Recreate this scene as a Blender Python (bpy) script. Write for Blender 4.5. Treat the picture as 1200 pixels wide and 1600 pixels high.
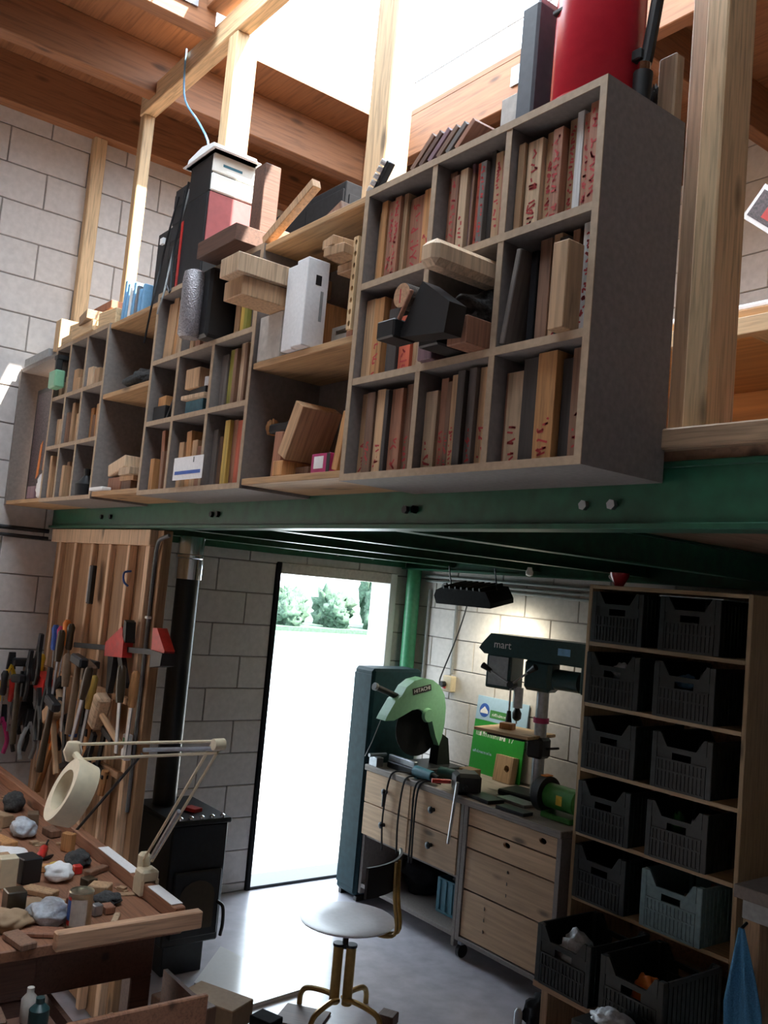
import bpy, bmesh, math, random
from mathutils import Vector, Matrix, noise
random.seed(7)
S = bpy.context.scene
C = S.collection
for o in list(bpy.data.objects): bpy.data.objects.remove(o)
PI = math.pi
def R_(d): return math.radians(d)

# ------------------------------------------------------------------ camera
yaw, tilt, roll = R_(37.28), R_(4.856), R_(5.1315)
fw = Vector((-math.cos(yaw)*math.cos(tilt), math.sin(yaw)*math.cos(tilt), math.sin(tilt)))
rt0 = Vector((math.sin(yaw), math.cos(yaw), 0)); up0 = rt0.cross(fw)
RT = rt0*math.cos(roll) + up0*math.sin(roll); UP = up0*math.cos(roll) - rt0*math.sin(roll)
cd = bpy.data.cameras.new('camera'); cam = bpy.data.objects.new('camera', cd); C.objects.link(cam)
mw = Matrix.Identity(4)
for i in range(3):
    mw[i][0] = RT[i]; mw[i][1] = UP[i]; mw[i][2] = -fw[i]
mw[2][3] = 2.0
cam.matrix_world = mw
cd.sensor_fit = 'VERTICAL'; cd.sensor_height = 36; cd.lens = 1418/1600*36; cd.clip_start = .05; cd.clip_end = 500
S.camera = cam
# ------------------------------------------------------------------ sky, daylight, exposure
W = bpy.data.worlds.new('World'); S.world = W; W.use_nodes = True
bg = W.node_tree.nodes['Background']; bg.inputs[0].default_value = (.76, .89, 1.0, 1); bg.inputs[1].default_value = 7.6
S.view_settings.view_transform = 'Standard'; S.view_settings.look = 'None'
S.view_settings.gamma = 1; S.view_settings.use_curve_mapping = False
S.view_settings.exposure = 0.45
sun_d = bpy.data.lights.new('sun_offscreen', 'SUN'); sun_d.energy = 26; sun_d.angle = R_(.6); sun_d.color = (1, .93, .82)
sun = bpy.data.objects.new('sun_offscreen', sun_d); C.objects.link(sun); sun.location = (6.0, 3.2, 10.0); sun.rotation_euler = Vector((.60, .32, 1)).to_track_quat('Z', 'Y').to_euler()
# ------------------------------------------------------------------ materials
MATS = {}
def nodes(name):
    m = bpy.data.materials.new(name); m.use_nodes = True; nt = m.node_tree
    return m, nt, nt.nodes, nt.links, nt.nodes['Principled BSDF']
def coord(N, L, scale):
    tc = N.new('ShaderNodeTexCoord'); oi = N.new('ShaderNodeObjectInfo'); mu = N.new('ShaderNodeVectorMath'); mu.operation = 'SCALE'
    cmb = N.new('ShaderNodeCombineXYZ'); ad = N.new('ShaderNodeVectorMath'); mp = N.new('ShaderNodeMapping')
    for i in range(3): L.new(oi.outputs['Random'], cmb.inputs[i])
    L.new(cmb.outputs[0], mu.inputs[0]); mu.inputs['Scale'].default_value = 13.0
    L.new(tc.outputs['Object'], ad.inputs[0]); L.new(mu.outputs[0], ad.inputs[1]); L.new(ad.outputs[0], mp.inputs[0])
    mp.inputs['Scale'].default_value = scale
    return mp.outputs[0], oi.outputs['Random']
def ramp(N, L, fac, stops):
    r = N.new('ShaderNodeValToRGB'); L.new(fac, r.inputs[0]); e = r.color_ramp.elements
    while len(e) < len(stops): e.new(.5)
    for el, (p, c) in zip(e, stops): el.position = p; el.color = (*c, 1)
    return r.outputs[0]
def bump(N, L, fac, bs, st, d=.01):
    b = N.new('ShaderNodeBump'); b.inputs['Strength'].default_value = st; b.inputs['Distance'].default_value = d
    L.new(fac, b.inputs['Height']); L.new(b.outputs[0], bs.inputs['Normal'])
def mul(c, k): return tuple(min(1, x*k) for x in c)
def plain(name, col, rough=.6, metal=0, var=.14, sc=9, bp=.0, spec=.5):
    """paint, plastic, metal: colour with faint mottling and wear"""
    m, nt, N, L, bs = nodes(name)
    v, rnd = coord(N, L, (sc, sc, sc))
    n = N.new('ShaderNodeTexNoise'); n.inputs['Detail'].default_value = 5; L.new(v, n.inputs[0])
    c = ramp(N, L, n.outputs[0], [(.3, mul(col, 1-var)), (.7, mul(col, 1+var))]); L.new(c, bs.inputs['Base Color'])
    bs.inputs['Roughness'].default_value = rough; bs.inputs['Metallic'].default_value = metal
    bs.inputs['Specular IOR Level'].default_value = spec
    if bp: bump(N, L, n.outputs[0], bs, bp)
    MATS[name] = m; return m
def wood(name, col, axis='z', k=.62, rough=.62, sc=1.0, knots=True):
    m, nt, N, L, bs = nodes(name)
    s = {'x': (1.2, 22, 22), 'y': (22, 1.2, 22), 'z': (22, 22, 1.2)}[axis]
    v, rnd = coord(N, L, tuple(q*sc for q in s))
    n = N.new('ShaderNodeTexNoise'); n.inputs['Detail'].default_value = 6; n.inputs['Distortion'].default_value = .6; L.new(v, n.inputs[0])
    c = ramp(N, L, n.outputs[0], [(.28, mul(col, k)), (.5, col), (.75, mul(col, 1.22))])
    hs = N.new('ShaderNodeHueSaturation'); L.new(c, hs.inputs['Color'])
    mr = N.new('ShaderNodeMapRange'); L.new(rnd, mr.inputs[0]); mr.inputs[3].default_value = .82; mr.inputs[4].default_value = 1.16
    L.new(mr.outputs[0], hs.inputs['Value'])
    out = hs.outputs[0]
    if knots:
        v2, _ = coord(N, L, {'x': (3, 9, 9), 'y': (9, 3, 9), 'z': (9, 9, 3)}[axis])
        vo = N.new('ShaderNodeTexVoronoi'); L.new(v2, vo.inputs[0]); vo.inputs['Scale'].default_value = .8
        kr = ramp(N, L, vo.outputs['Distance'], [(.06, (1, 1, 1)), (.15, (0, 0, 0))])
        mx = N.new('ShaderNodeMixRGB'); L.new(kr, mx.inputs[0]); L.new(out, mx.inputs[1]); mx.inputs[2].default_value = (*mul(col, .3), 1); out = mx.outputs[0]
    L.new(out, bs.inputs['Base Color']); bs.inputs['Roughness'].default_value = rough
    bump(N, L, n.outputs[0], bs, .15, .004)
    MATS[name] = m; return m
def glow(name, col, st):
    m, nt, N, L, bs = nodes(name); bs.inputs['Base Color'].default_value = (*col, 1)
    bs.inputs['Emission Color'].default_value = (*col, 1); bs.inputs['Emission Strength'].default_value = st; MATS[name] = m
def glass(name, col=(1, 1, 1), rough=0.0):
    m, nt, N, L, bs = nodes(name); N.remove(bs)
    t = N.new('ShaderNodeBsdfTransparent'); t.inputs[0].default_value = (*col, 1); g = N.new('ShaderNodeBsdfGlossy'); g.inputs['Roughness'].default_value = .05
    mx = N.new('ShaderNodeMixShader'); mx.inputs[0].default_value = .05; L.new(t.outputs[0], mx.inputs[1]); L.new(g.outputs[0], mx.inputs[2])
    L.new(mx.outputs[0], N['Material Output'].inputs[0]); MATS[name] = m

for ax in 'xyz': wood('pine_'+ax, (.60, .41, .23), ax); wood('beam_'+ax, (.265, .11, .047), ax, sc=.6)
for ax in 'xyz': wood('board_'+ax, (.42, .27, .16), ax)
wood('ply_shelf', (.46, .27, .13), 'x'); wood('ply_orange', (.66, .33, .12), 'x', .75, sc=.25); wood('deck', (.34, .20, .12), 'y', sc=.5)
wood('dark_wood', (.12, .055, .035), 'y'); wood('dark_wood_x', (.12, .055, .035), 'x'); wood('bench_wood', (.50, .325, .19), 'x', .8, sc=.5); wood('rack_wood_x', (.50, .36, .21), 'x', .75); wood('rack_wood_z', (.46, .32, .18), 'z', .75); wood('panel_wood', (.36, .20, .10), 'z', sc=.8)
wood('panel_batten', (.72, .49, .31), 'z'); wood('worn_top', (.26, .22, .19), 'x'); wood('table_wood', (.27, .12, .065), 'x'); wood('lip_wood', (.52, .30, .18), 'y')
plain('shelf_grey', (.215, .185, .168), .7, var=.12, sc=14); plain('shelf_edge', (.40, .285, .19), .65, var=.12, sc=12)
plain('block', (.57, .53, .505), .9, var=.08, sc=6, bp=.12); plain('mortar', (.26, .235, .22), .95, var=.1, sc=30)
plain('green_steel', (.012, .085, .045), .38, var=.25, sc=4); plain('green_pipe', (.055, .27, .13), .4); plain('green_cab', (.008, .032, .040), .65, var=.2, sc=5, spec=.25)
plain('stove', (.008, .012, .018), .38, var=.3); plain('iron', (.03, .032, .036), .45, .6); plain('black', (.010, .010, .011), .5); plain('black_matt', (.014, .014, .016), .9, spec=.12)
plain('steel', (.42, .43, .45), .35, .9); plain('galv', (.38, .40, .43), .4, .8); plain('chrome', (.75, .76, .78), .12, 1.0, var=.03)
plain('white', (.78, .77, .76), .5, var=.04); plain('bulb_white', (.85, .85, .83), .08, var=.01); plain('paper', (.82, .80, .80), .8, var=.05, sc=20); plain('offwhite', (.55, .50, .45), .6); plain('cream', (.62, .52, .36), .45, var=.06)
plain('laminate', (.82, .82, .82), .16, var=.02, spec=1.0)
plain('case_pale', (.80, .78, .72), .45, var=.03); plain('red', (.55, .03, .025), .35); plain('red_gloss', (.50, .02, .035), .22, var=.05); plain('ink', (.46, .05, .05), .8); plain('blue', (.03, .10, .42), .45); plain('sky_blue', (.20, .42, .66), .6); plain('yellow', (.70, .45, .03), .45)
plain('orange', (.75, .22, .03), .45); plain('magenta', (.45, .03, .14), .45); plain('teal', (.04, .16, .22), .5); plain('olive', (.24, .22, .035), .6); plain('crimson_panel', (.36, .085, .085), .5, var=.1)
plain('saw_green', (.22, .46, .28), .4, var=.06); plain('drill_green', (.018, .055, .058), .35); plain('sign_green', (.02, .30, .03), .45, var=.05); plain('sign_blue', (.36, .52, .66), .5, var=.05); plain('grinder_green', (.05, .22, .05), .4)
plain('crate', (.012, .017, .017), .45, var=.3); plain('crate_grey', (.17, .26, .28), .5, var=.15); plain('concrete', (.54, .525, .58), .27, var=.12, sc=2.2, bp=.05, spec=1.0); plain('towel', (.06, .22, .42), .9, var=.25, sc=40, bp=.3)
plain('brass', (.40, .26, .09), .35, .7); plain('seat', (.56, .53, .58), .35, var=.06); plain('rag', (.045, .045, .045), .9, var=.4, sc=25, bp=.4); plain('log_end', (.45, .25, .14), .7, var=.25, sc=30); plain('bark', (.06, .045, .035), .9, var=.4, sc=30, bp=.5)
plain('plastic_bag', (.50, .54, .60), .35, var=.2, sc=15, bp=.3); plain('wrap', (.42, .40, .42), .25, .55, var=.4, sc=40, bp=.5); plain('cardboard', (.33, .215, .125), .8, var=.08); plain('leaf', (.035, .075, .045), .8, var=.5, sc=1.4, bp=.6); plain('terrace', (.55, .54, .50), .8); plain('water', (.20, .25, .26), .12, var=.1, sc=.3)
plain('lamp_grey', (.30, .31, .31), .5); plain('lamp_dark', (.13, .13, .135), .5); plain('slate', (.055, .06, .075), .5); plain('picture_dark', (.075, .05, .055), .5, var=.7, sc=25); plain('tool_mid', (.16, .10, .06), .6); plain('tin', (.42, .40, .30), .3, .7); plain('oil', (.05, .035, .02), .3)
BOARD = dict(t=(.47, .285, .155), o=(.52, .25, .095), r=(.33, .145, .085), b=(.20, .105, .065), d=(.050, .040, .036), w=(.70, .68, .66), y=(.60, .40, .09), g=(.30, .27, .05), p=(.56, .39, .25), k=(.15, .125, .11), x=(.50, .10, .05), s=(.20, .11, .13))
for k, c in BOARD.items(): wood('bd_'+k, c, 'z', knots=False)
glow('bulb', (1, .93, .72), 14); glass('pane')

# ------------------------------------------------------------------ mesh helpers
class MB:
    def __init__(s, o=(0, 0, 0), M=None): s.v = []; s.f = []; s.o = Vector(o); s.M = M
    def add(s, vs, fs, M=None):
        b = len(s.v); MM = M or s.M
        s.v += [(MM @ Vector(p) if MM else Vector(p)) for p in vs]; s.f += [tuple(b+i for i in f) for f in fs]; return s
    def box(s, a, b, c=0, M=None):
        x0, y0, z0 = [min(p, q) for p, q in zip(a, b)]; x1, y1, z1 = [max(p, q) for p, q in zip(a, b)]
        if not c: return s.add([(x0, y0, z0), (x1, y0, z0), (x1, y1, z0), (x0, y1, z0), (x0, y0, z1), (x1, y0, z1), (x1, y1, z1), (x0, y1, z1)],
                        [(0, 3, 2, 1), (4, 5, 6, 7), (0, 1, 5, 4), (1, 2, 6, 5), (2, 3, 7, 6), (3, 0, 4, 7)], M)
        c = min(c, (x1-x0)*.45, (y1-y0)*.45, (z1-z0)*.45); vs = []; ix = {}
        X = (x0, x1); Y = (y0, y1); Z = (z0, z1)
        for i in (0, 1):
            for j in (0, 1):
                for k in (0, 1):
                    sx, sy, sz = (c if i == 0 else -c), (c if j == 0 else -c), (c if k == 0 else -c)
                    for a_, p in (('x', (X[i], Y[j]+sy, Z[k]+sz)), ('y', (X[i]+sx, Y[j], Z[k]+sz)), ('z', (X[i]+sx, Y[j]+sy, Z[k]))):
                        ix[(i, j, k, a_)] = len(vs); vs.append(p)
        g = lambda i, j, k, a_: ix[(i, j, k, a_)]; fs = []
        for i in (0, 1): fs.append([g(i, 0, 0, 'x'), g(i, 1, 0, 'x'), g(i, 1, 1, 'x'), g(i, 0, 1, 'x')][::(1 if i else -1)])
        for j in (0, 1): fs.append([g(0, j, 0, 'y'), g(1, j, 0, 'y'), g(1, j, 1, 'y'), g(0, j, 1, 'y')][::(-1 if j else 1)])
        for k in (0, 1): fs.append([g(0, 0, k, 'z'), g(1, 0, k, 'z'), g(1, 1, k, 'z'), g(0, 1, k, 'z')][::(1 if k else -1)])
        for i in (0, 1):
            for j in (0, 1): fs.append([g(i, j, 0, 'x'), g(i, j, 1, 'x'), g(i, j, 1, 'y'), g(i, j, 0, 'y')])
            for k in (0, 1): fs.append([g(i, 0, k, 'x'), g(i, 1, k, 'x'), g(i, 1, k, 'z'), g(i, 0, k, 'z')])
        for j in (0, 1):
            for k in (0, 1): fs.append([g(0, j, k, 'y'), g(1, j, k, 'y'), g(1, j, k, 'z'), g(0, j, k, 'z')])
            for i in (0, 1):
                for k in (0, 1): fs.append([g(i, j, k, 'x'), g(i, j, k, 'y'), g(i, j, k, 'z')])
        return s.add(vs, fs, M)
    def cyl(s, p, q, r, r2=None, n=14, M=None):
        p = Vector(p); q = Vector(q); r2 = r if r2 is None else r2; d = (q-p).normalized()
        a = d.orthogonal().normalized(); b = d.cross(a); vs = []
        for e, rr in ((p, r), (q, r2)): vs += [e + (a*math.cos(2*PI*i/n)+b*math.sin(2*PI*i/n))*rr for i in range(n)]
        return s.add(vs, [(i, (i+1) % n, n+(i+1) % n, n+i) for i in range(n)] + [tuple(range(n))[::-1], tuple(range(n, 2*n))], M)
    def lathe(s, prof, n=20, c=(0, 0, 0), M=None):
        vs = [(c[0]+r*math.cos(2*PI*i/n), c[1]+r*math.sin(2*PI*i/n), c[2]+z) for r, z in prof for i in range(n)]
        fs = [(j*n+i, j*n+(i+1) % n, (j+1)*n+(i+1) % n, (j+1)*n+i) for j in range(len(prof)-1) for i in range(n)]
        fs += [tuple(range(n))[::-1], tuple(range((len(prof)-1)*n, len(prof)*n))]
        return s.add(vs, fs, M)
    def tube(s, pts, r, n=7, M=None, smooth=4):
        P = [Vector(p) for p in pts]
        if smooth and len(P) > 2:
            Q = []; E = [P[0]*2-P[1]] + P + [P[-1]*2-P[-2]]
            for i in range(1, len(E)-2):
                a, b, c, d = E[i-1:i+3]
                for t in range(smooth):
                    t /= smooth; Q.append(.5*((2*b)+(c-a)*t+(2*a-5*b+4*c-d)*t*t+(3*b-a-3*c+d)*t**3))
            P = Q + [P[-1]]
        vs = []; a = None
        for i, p in enumerate(P):
            d = (P[min(i+1, len(P)-1)]-P[max(i-1, 0)]).normalized()
            a = (d.orthogonal() if a is None else a-d*a.dot(d)).normalized(); b = d.cross(a)
            vs += [p+(a*math.cos(2*PI*k/n)+b*math.sin(2*PI*k/n))*r for k in range(n)]
        m = len(P)
        return s.add(vs, [(j*n+i, j*n+(i+1) % n, (j+1)*n+(i+1) % n, (j+1)*n+i) for j in range(m-1) for i in range(n)]+[tuple(range(n))[::-1], tuple(range((m-1)*n, m*n))], M)
    def prism(s, poly, t0, t1, ax='y', M=None):
        """poly of 2-D points swept along an axis: x->(t,a,b) y->(a,t,b) z->(a,b,t)"""
        f = {'x': lambda t, a, b: (t, a, b), 'y': lambda t, a, b: (a, t, b), 'z': lambda t, a, b: (a, b, t)}[ax]; n = len(poly)
        return s.add([f(t0, *p) for p in poly]+[f(t1, *p) for p in poly], [tuple(range(n)), tuple(range(n, 2*n))[::-1]]+[(i, n+i, n+(i+1) % n, (i+1) % n) for i in range(n)], M)
    def plate(s, x0, x1, z0, z1, y0, y1, cx, cz, rx, rz, n=16, M=None):
        """flat board in the xz plane with a real oval hole through it"""
        an = sorted({round(2*PI*i/n, 5) for i in range(n)} | {round(math.atan2(b-cz, a-cx) % (2*PI), 5) for a in (x0, x1) for b in (z0, z1)}); k = len(an); vs = []
        for y in (y0, y1):
            for a in an: vs.append((cx+rx*math.cos(a), y, cz+rz*math.sin(a)))
            for a in an:
                c, q = math.cos(a), math.sin(a); t = min(((x1-cx)/c if c > 1e-6 else (x0-cx)/c if c < -1e-6 else 1e9), ((z1-cz)/q if q > 1e-6 else (z0-cz)/q if q < -1e-6 else 1e9)); vs.append((cx+c*t, y, cz+q*t))
        fs = []
        for i in range(k):
            j = (i+1) % k; fs += [(i, j, k+j, k+i), (2*k+i, 3*k+i, 3*k+j, 2*k+j), (i, 2*k+i, 2*k+j, j), (k+i, k+j, 3*k+j, 3*k+i)]
        return s.add(vs, fs, M)
    def lump(s, c, sz, seed=0, amp=.25, fq=2.5, n=26, m=16, flat=True, M=None):
        vs = []
        for j in range(m+1):
            th = PI*j/m
            for i in range(n):
                ph = 2*PI*i/n; d = Vector((math.sin(th)*math.cos(ph), math.sin(th)*math.sin(ph), math.cos(th)))
                k = 1+amp*noise.noise(d*fq+Vector((seed*7.3, seed, 0)))*2
                p = Vector((d.x*sz[0]*k, d.y*sz[1]*k, d.z*sz[2]*k))
                if flat: p.z = max(p.z, -sz[2]*.8)
                vs.append(Vector(c)+p+Vector((0, 0, sz[2]*.8 if flat else 0)))
        return s.add(vs, [(j*n+i, j*n+(i+1) % n, (j+1)*n+(i+1) % n, (j+1)*n+i)[::-1] for j in range(m) for i in range(n)], M)
    def build(s, name, mat, parent=None, smooth=False, center=False):
        o0 = s.o.copy()
        if center:
            lo = [min(p[i] for p in s.v) for i in range(3)]; hi = [max(p[i] for p in s.v) for i in range(3)]
            o0 = Vector(((lo[0]+hi[0])/2, (lo[1]+hi[1])/2, lo[2]))
        me = bpy.data.meshes.new(name); me.from_pydata([p-o0 for p in s.v], [], s.f)
        bm = bmesh.new(); bm.from_mesh(me); bmesh.ops.recalc_face_normals(bm, faces=bm.faces); bm.to_mesh(me); bm.free()
        if smooth == 'soft': me.polygons.foreach_set('use_smooth', [True]*len(me.polygons))
        elif smooth:
            me.polygons.foreach_set('use_smooth', [True]*len(me.polygons))
            try: me.set_sharp_from_angle(angle=R_(40))
            except Exception: pass
        me.materials.append(MATS[mat]); o = bpy.data.objects.new(name, me); C.objects.link(o)
        if parent: o.parent = parent
        if center: o.location = o0
        return o
def tag(o, label, cat, group=None):
    o['label'] = label; o['category'] = cat
    if group: o['group'] = group
    return o
def thing(name, label, cat, loc=(0, 0, 0), rot=(0, 0, 0), group=None):
    o = bpy.data.objects.new(name, None); o.empty_display_size = .1; C.objects.link(o); o.location = loc; o.rotation_euler = rot
    return tag(o, label, cat, group)
def struct(o): o['kind'] = 'structure'; return o
def sroot(name, loc=(0, 0, 0)):
    o = bpy.data.objects.new(name, None); o.empty_display_size = .1; C.objects.link(o); o.location = loc; return struct(o)
def single(name, mb, mat, label, cat, group=None, smooth=False): return tag(mb.build(name, mat, None, smooth, True), label, cat, group)
def copy_tree(o, parent=None):
    c = o.copy(); C.objects.link(c); c.parent = parent
    for ch in list(o.children): copy_tree(ch, c)
    return c
def text(name, s, size, mat, parent, M, ext=.0006):
    cu = bpy.data.curves.new(name, 'FONT'); cu.body = s; cu.size = size; cu.extrude = ext; cu.align_x = 'CENTER'; cu.align_y = 'CENTER'; cu.resolution_u = 2
    t = bpy.data.objects.new('tmp', cu); C.objects.link(t); bpy.context.view_layer.update()
    me = bpy.data.meshes.new_from_object(t); bpy.data.objects.remove(t); me.name = name
    me.materials.clear(); me.materials.append(MATS[mat]); me.transform(M)
    o = bpy.data.objects.new(name, me); C.objects.link(o); o.parent = parent; o['kind'] = 'stuff'; return o
def T(x, y, z): return Matrix.Translation((x, y, z))
def RX(d): return Matrix.Rotation(R_(d), 4, 'X')
def RY(d): return Matrix.Rotation(R_(d), 4, 'Y')
def RZ(d): return Matrix.Rotation(R_(d), 4, 'Z')
FRONT = RX(90)                       # lettering that faces -y
SIDE = RZ(90) @ RX(90)               # lettering that faces +x
def frame(zdir, up=(0, 0, 1)):
    z = Vector(zdir).normalized(); x = Vector(up).cross(z).normalized(); y = z.cross(x)
    m = Matrix.Identity(4)
    for i in range(3): m[i][0] = x[i]; m[i][1] = y[i]; m[i][2] = z[i]
    return m
# ================================================================== THE ROOM
WX, WY, CZ = -5.2, 4.3, 4.72
fl = sroot('floor'); fl.location = (0, 0, 0)
MB().box((WX-.25, -4, -.12), (4, WY, 0)).build('floor_slab', 'concrete', fl)
# block walls: every block in view is an object, in front of a recessed mortar bed
DY0, DY1, DZ = 3.11, 4.13, 2.12
wl = sroot('wall_left')
m = MB(); m.box((WX-.25, -4, 0), (WX-.008, DY0, 5)); m.box((WX-.25, DY1, 0), (WX-.008, WY+.25, 5)); m.box((WX-.25, DY0, DZ), (WX-.008, DY1, 5)); m.build('mortar_bed', 'mortar', wl)
MB().box((WX-.02, -4, 0), (WX, .83, CZ)).build('plaster_face', 'block', wl)
wb = sroot('wall_back')
MB().box((WX-.25, WY+.008, 0), (4, WY+.25, 5)).build('mortar_bed', 'mortar', wb)
MB().box((-1.48, WY, 0), (4, WY+.02, CZ)).build('plaster_face', 'block', wb)
CH, BL, J = .205, .44, .007
_bc = {}
def block(par, ax, a0, a1, z0, z1):
    a0 += J/2; a1 -= J/2; z0 += J/2; z1 -= J/2
    if a1-a0 < .02 or z1-z0 < .015: return
    key = (ax, round(a1-a0, 3), round(z1-z0, 3))
    c = ((a0+a1)/2, (z0+z1)/2)
    if key not in _bc:
        h = (a1-a0)/2; g = (z1-z0)/2
        b = MB()
        if ax == 'y': b.box((-.02, -h, -g), (0, h, g), .003)
        else: b.box((-h, 0, -g), (h, .02, g), .003)
        o = b.build('block', 'block', par); _bc[key] = o.data
    else:
        o = bpy.data.objects.new('block', _bc[key]); C.objects.link(o); o.parent = par
    d = random.uniform(-.0015, .001)
    o.location = (WX+d, c[0], c[1]) if ax == 'y' else (c[0], WY-d, c[1])
def courses(par, ax, lo, hi, jodd, jeven, hole=None):
    k = -1
    while True:
        z0 = max(0, .057+CH*k); z1 = min(CZ, .057+CH*(k+1))
        if z0 >= CZ: break
        j = jodd if k % 2 else jeven
        n0 = math.floor((lo-j)/BL); a = j+n0*BL
        while a < hi:
            s, e = max(a, lo), min(a+BL, hi); a += BL
            if hole and z0 < hole[2]-.03:
                if s >= hole[0] and e <= hole[1]: continue
                if s < hole[0] < e: e = hole[0]
                elif s < hole[1] < e: s = hole[1]
            if e > s: block(par, ax, s, e, z0, z1)
        k += 1
courses(wl, 'y', .83, WY, 2.684, 2.905, (DY0, DY1, DZ))
courses(wb, 'x', WX, -1.48, -4.071, -3.845)
wf = struct(MB().box((WX-.25, -4.25, 0), (4.25, -4, 5)).build('wall_front', 'block')); wr = struct(MB().box((4, -4, 0), (4.25, WY+.25, 5)).build('wall_right', 'block'))
# ceiling deck with openings for the rooflights, timber joists below it
ce = sroot('ceiling')
OPN = [(-4.19, -1.42, 1.69, 3.0), (-3.76, -.62, .2, 1.58)]
xs = sorted({WX-.25, 4.25} | {q for o in OPN for q in o[:2]}); ys = sorted({-4.25, WY+.25} | {q for o in OPN for q in o[2:]})
m = MB()
for i in range(len(xs)-1):
    for j in range(len(ys)-1):
        cx, cy = (xs[i]+xs[i+1])/2, (ys[j]+ys[j+1])/2
        if not any(o[0] < cx < o[1] and o[2] < cy < o[3] for o in OPN): m.box((xs[i], ys[j], CZ), (xs[i+1], ys[j+1], CZ+.03))
m.build('roof_deck', 'beam_x', ce)
def rb(x0, x1, y0, y1, z0=4.47, z1=CZ, ax='y'): MB().box((x0, y0, z0), (x1, y1, z1), .004).build('roof_beam', 'beam_'+ax, ce)
rb(WX, WX+.09, -4, WY, 4.45); rb(-4.56, -4.47, -4, WY); rb(-3.84, -3.76, -4, 1.64); rb(-3.84, -3.76, 3.07, WY); rb(-3.15, -3.07, -4, .12); rb(-3.15, -3.07, 3.07, WY)
for x in (-.6, .02, 2.92, 3.5): rb(x, x+.08, -4, WY)
rb(-1.40, -1.32, -4, .12); rb(-1.40, -1.32, 1.585, WY)
for x in (-2.54, -1.9): rb(x, x+.08, -4, .12); rb(x, x+.08, 3.07, WY)
for x in (.7, 1.35, 2.0): rb(x, x+.08, -4, WY)
rb(-4.47, -1.40, 3.0, 3.07, 4.47, CZ, 'x'); rb(-3.76, -.6, 1.585, 1.685, 4.57, CZ, 'x'); rb(-3.76, -.6, .12, .20, 4.47, CZ, 'x')
for a, b in (((-3.20, 2.988, 4.56), (-3.10, 3.0, 4.66)), ((-4.47, 2.1, 4.55), (-4.458, 2.2, 4.65)), ((-3.76, 1.42, 4.55), (-3.748, 1.54, 4.65))):
    MB().box(a, b).build('joist_hanger', 'galv', ce)
for n, o in enumerate(OPN, 1):
    w = sroot('window_%d' % n, ((o[0]+o[1])/2, (o[2]+o[3])/2, CZ+.03)); oo = w.location
    m = MB(oo)
    for a, b in (((o[0]-.05, o[2]-.05), (o[0], o[3]+.05)), ((o[1], o[2]-.05), (o[1]+.05, o[3]+.05)), ((o[0], o[2]-.05), (o[1], o[2])), ((o[0], o[3]), (o[1], o[3]+.05))): m.box((*a, CZ+.03), (*b, CZ+.06))
    m.build('window_frame', 'white', w)
    MB(oo).box((o[0], o[2], CZ+.045), (o[1], o[3], CZ+.048)).build('pane', 'pane', w)
    MB(oo).tube([(o[0], o[3]-.16, CZ+.04), (o[1], o[3]-.16, CZ+.04)], .004, 5, smooth=0).build('glazing_wire', 'steel', w)
# door opening: left jamb coloured black for its backlit shade, pale head and right jamb, threshold strip
d = sroot('door_1', (WX-.12, DY0, 0)); oo = d.location
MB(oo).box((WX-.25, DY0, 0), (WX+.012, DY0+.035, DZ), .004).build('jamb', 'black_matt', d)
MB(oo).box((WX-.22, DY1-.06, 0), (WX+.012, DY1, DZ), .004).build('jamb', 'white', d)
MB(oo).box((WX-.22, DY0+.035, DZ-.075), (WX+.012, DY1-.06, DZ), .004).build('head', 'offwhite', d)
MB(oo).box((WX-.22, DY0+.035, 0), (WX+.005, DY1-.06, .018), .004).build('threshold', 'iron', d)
# ------------------------------------------------------------------ outdoors: terrace, canal, far bank
struct(MB().box((-9, -12, -.3), (WX-.25, 20, -.02)).build('ground', 'terrace'))
o = MB().box((-47, -60, -1.6), (-9, 110, -1.0)).build('canal_water', 'water'); tag(o, 'calm pale canal water beyond the open door', 'water'); o['kind'] = 'stuff'
struct(MB().box((-140, -60, -1.6), (-47.05, 160, -.75)).build('ground_far_bank', 'leaf'))
bush = [(-49.5, 27.4, .8, 1.0), (-51.2, 29.0, 1.3, 1.6), (-49.0, 30.6, 1.1, 1.9), (-51.8, 32.3, 1.4, 2.6), (-49.0, 34.0, 1.2, 2.2), (-52, 35.9, 1.4, 2.8), (-49.0, 37.6, 1.2, 3.4), (-52, 39.9, 1.4, 5.2)]
bl = ['low shrub at the thin end of the far bank hedge', 'small round bush on the far canal bank', 'broad leafy bush on the far canal bank', 'bush set back behind the broad one on the far bank', 'rounded bush at the water edge before the taller ones', 'taller bush set back on the far bank', 'pale green tree at the water edge by the white jamb', 'tall leafy tree on the far bank half hidden by the white jamb']
for i, (x, y, r, h) in enumerate(bush):
    b = thing('bush', bl[i], 'bush', (x, y, -.75), group='bushes on the far bank')
    m = MB(); rr = random.Random(i)
    for k in range(13):
        a = rr.uniform(0, 6.28); q = rr.uniform(0, .6)*r
        m.lump((q*math.cos(a), q*math.sin(a), rr.uniform(.1, .6)*h), (r*rr.uniform(.35, .55), r*rr.uniform(.35, .55), h*rr.uniform(.2, .34)), i*9+k, .5, 4.5, 16, 10, False)
    m.build('foliage', 'leaf', b, 'soft'); MB().cyl((0, 0, 0), (0, 0, h*.5), .09, .05, 8).build('trunk', 'bark', b)

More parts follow.
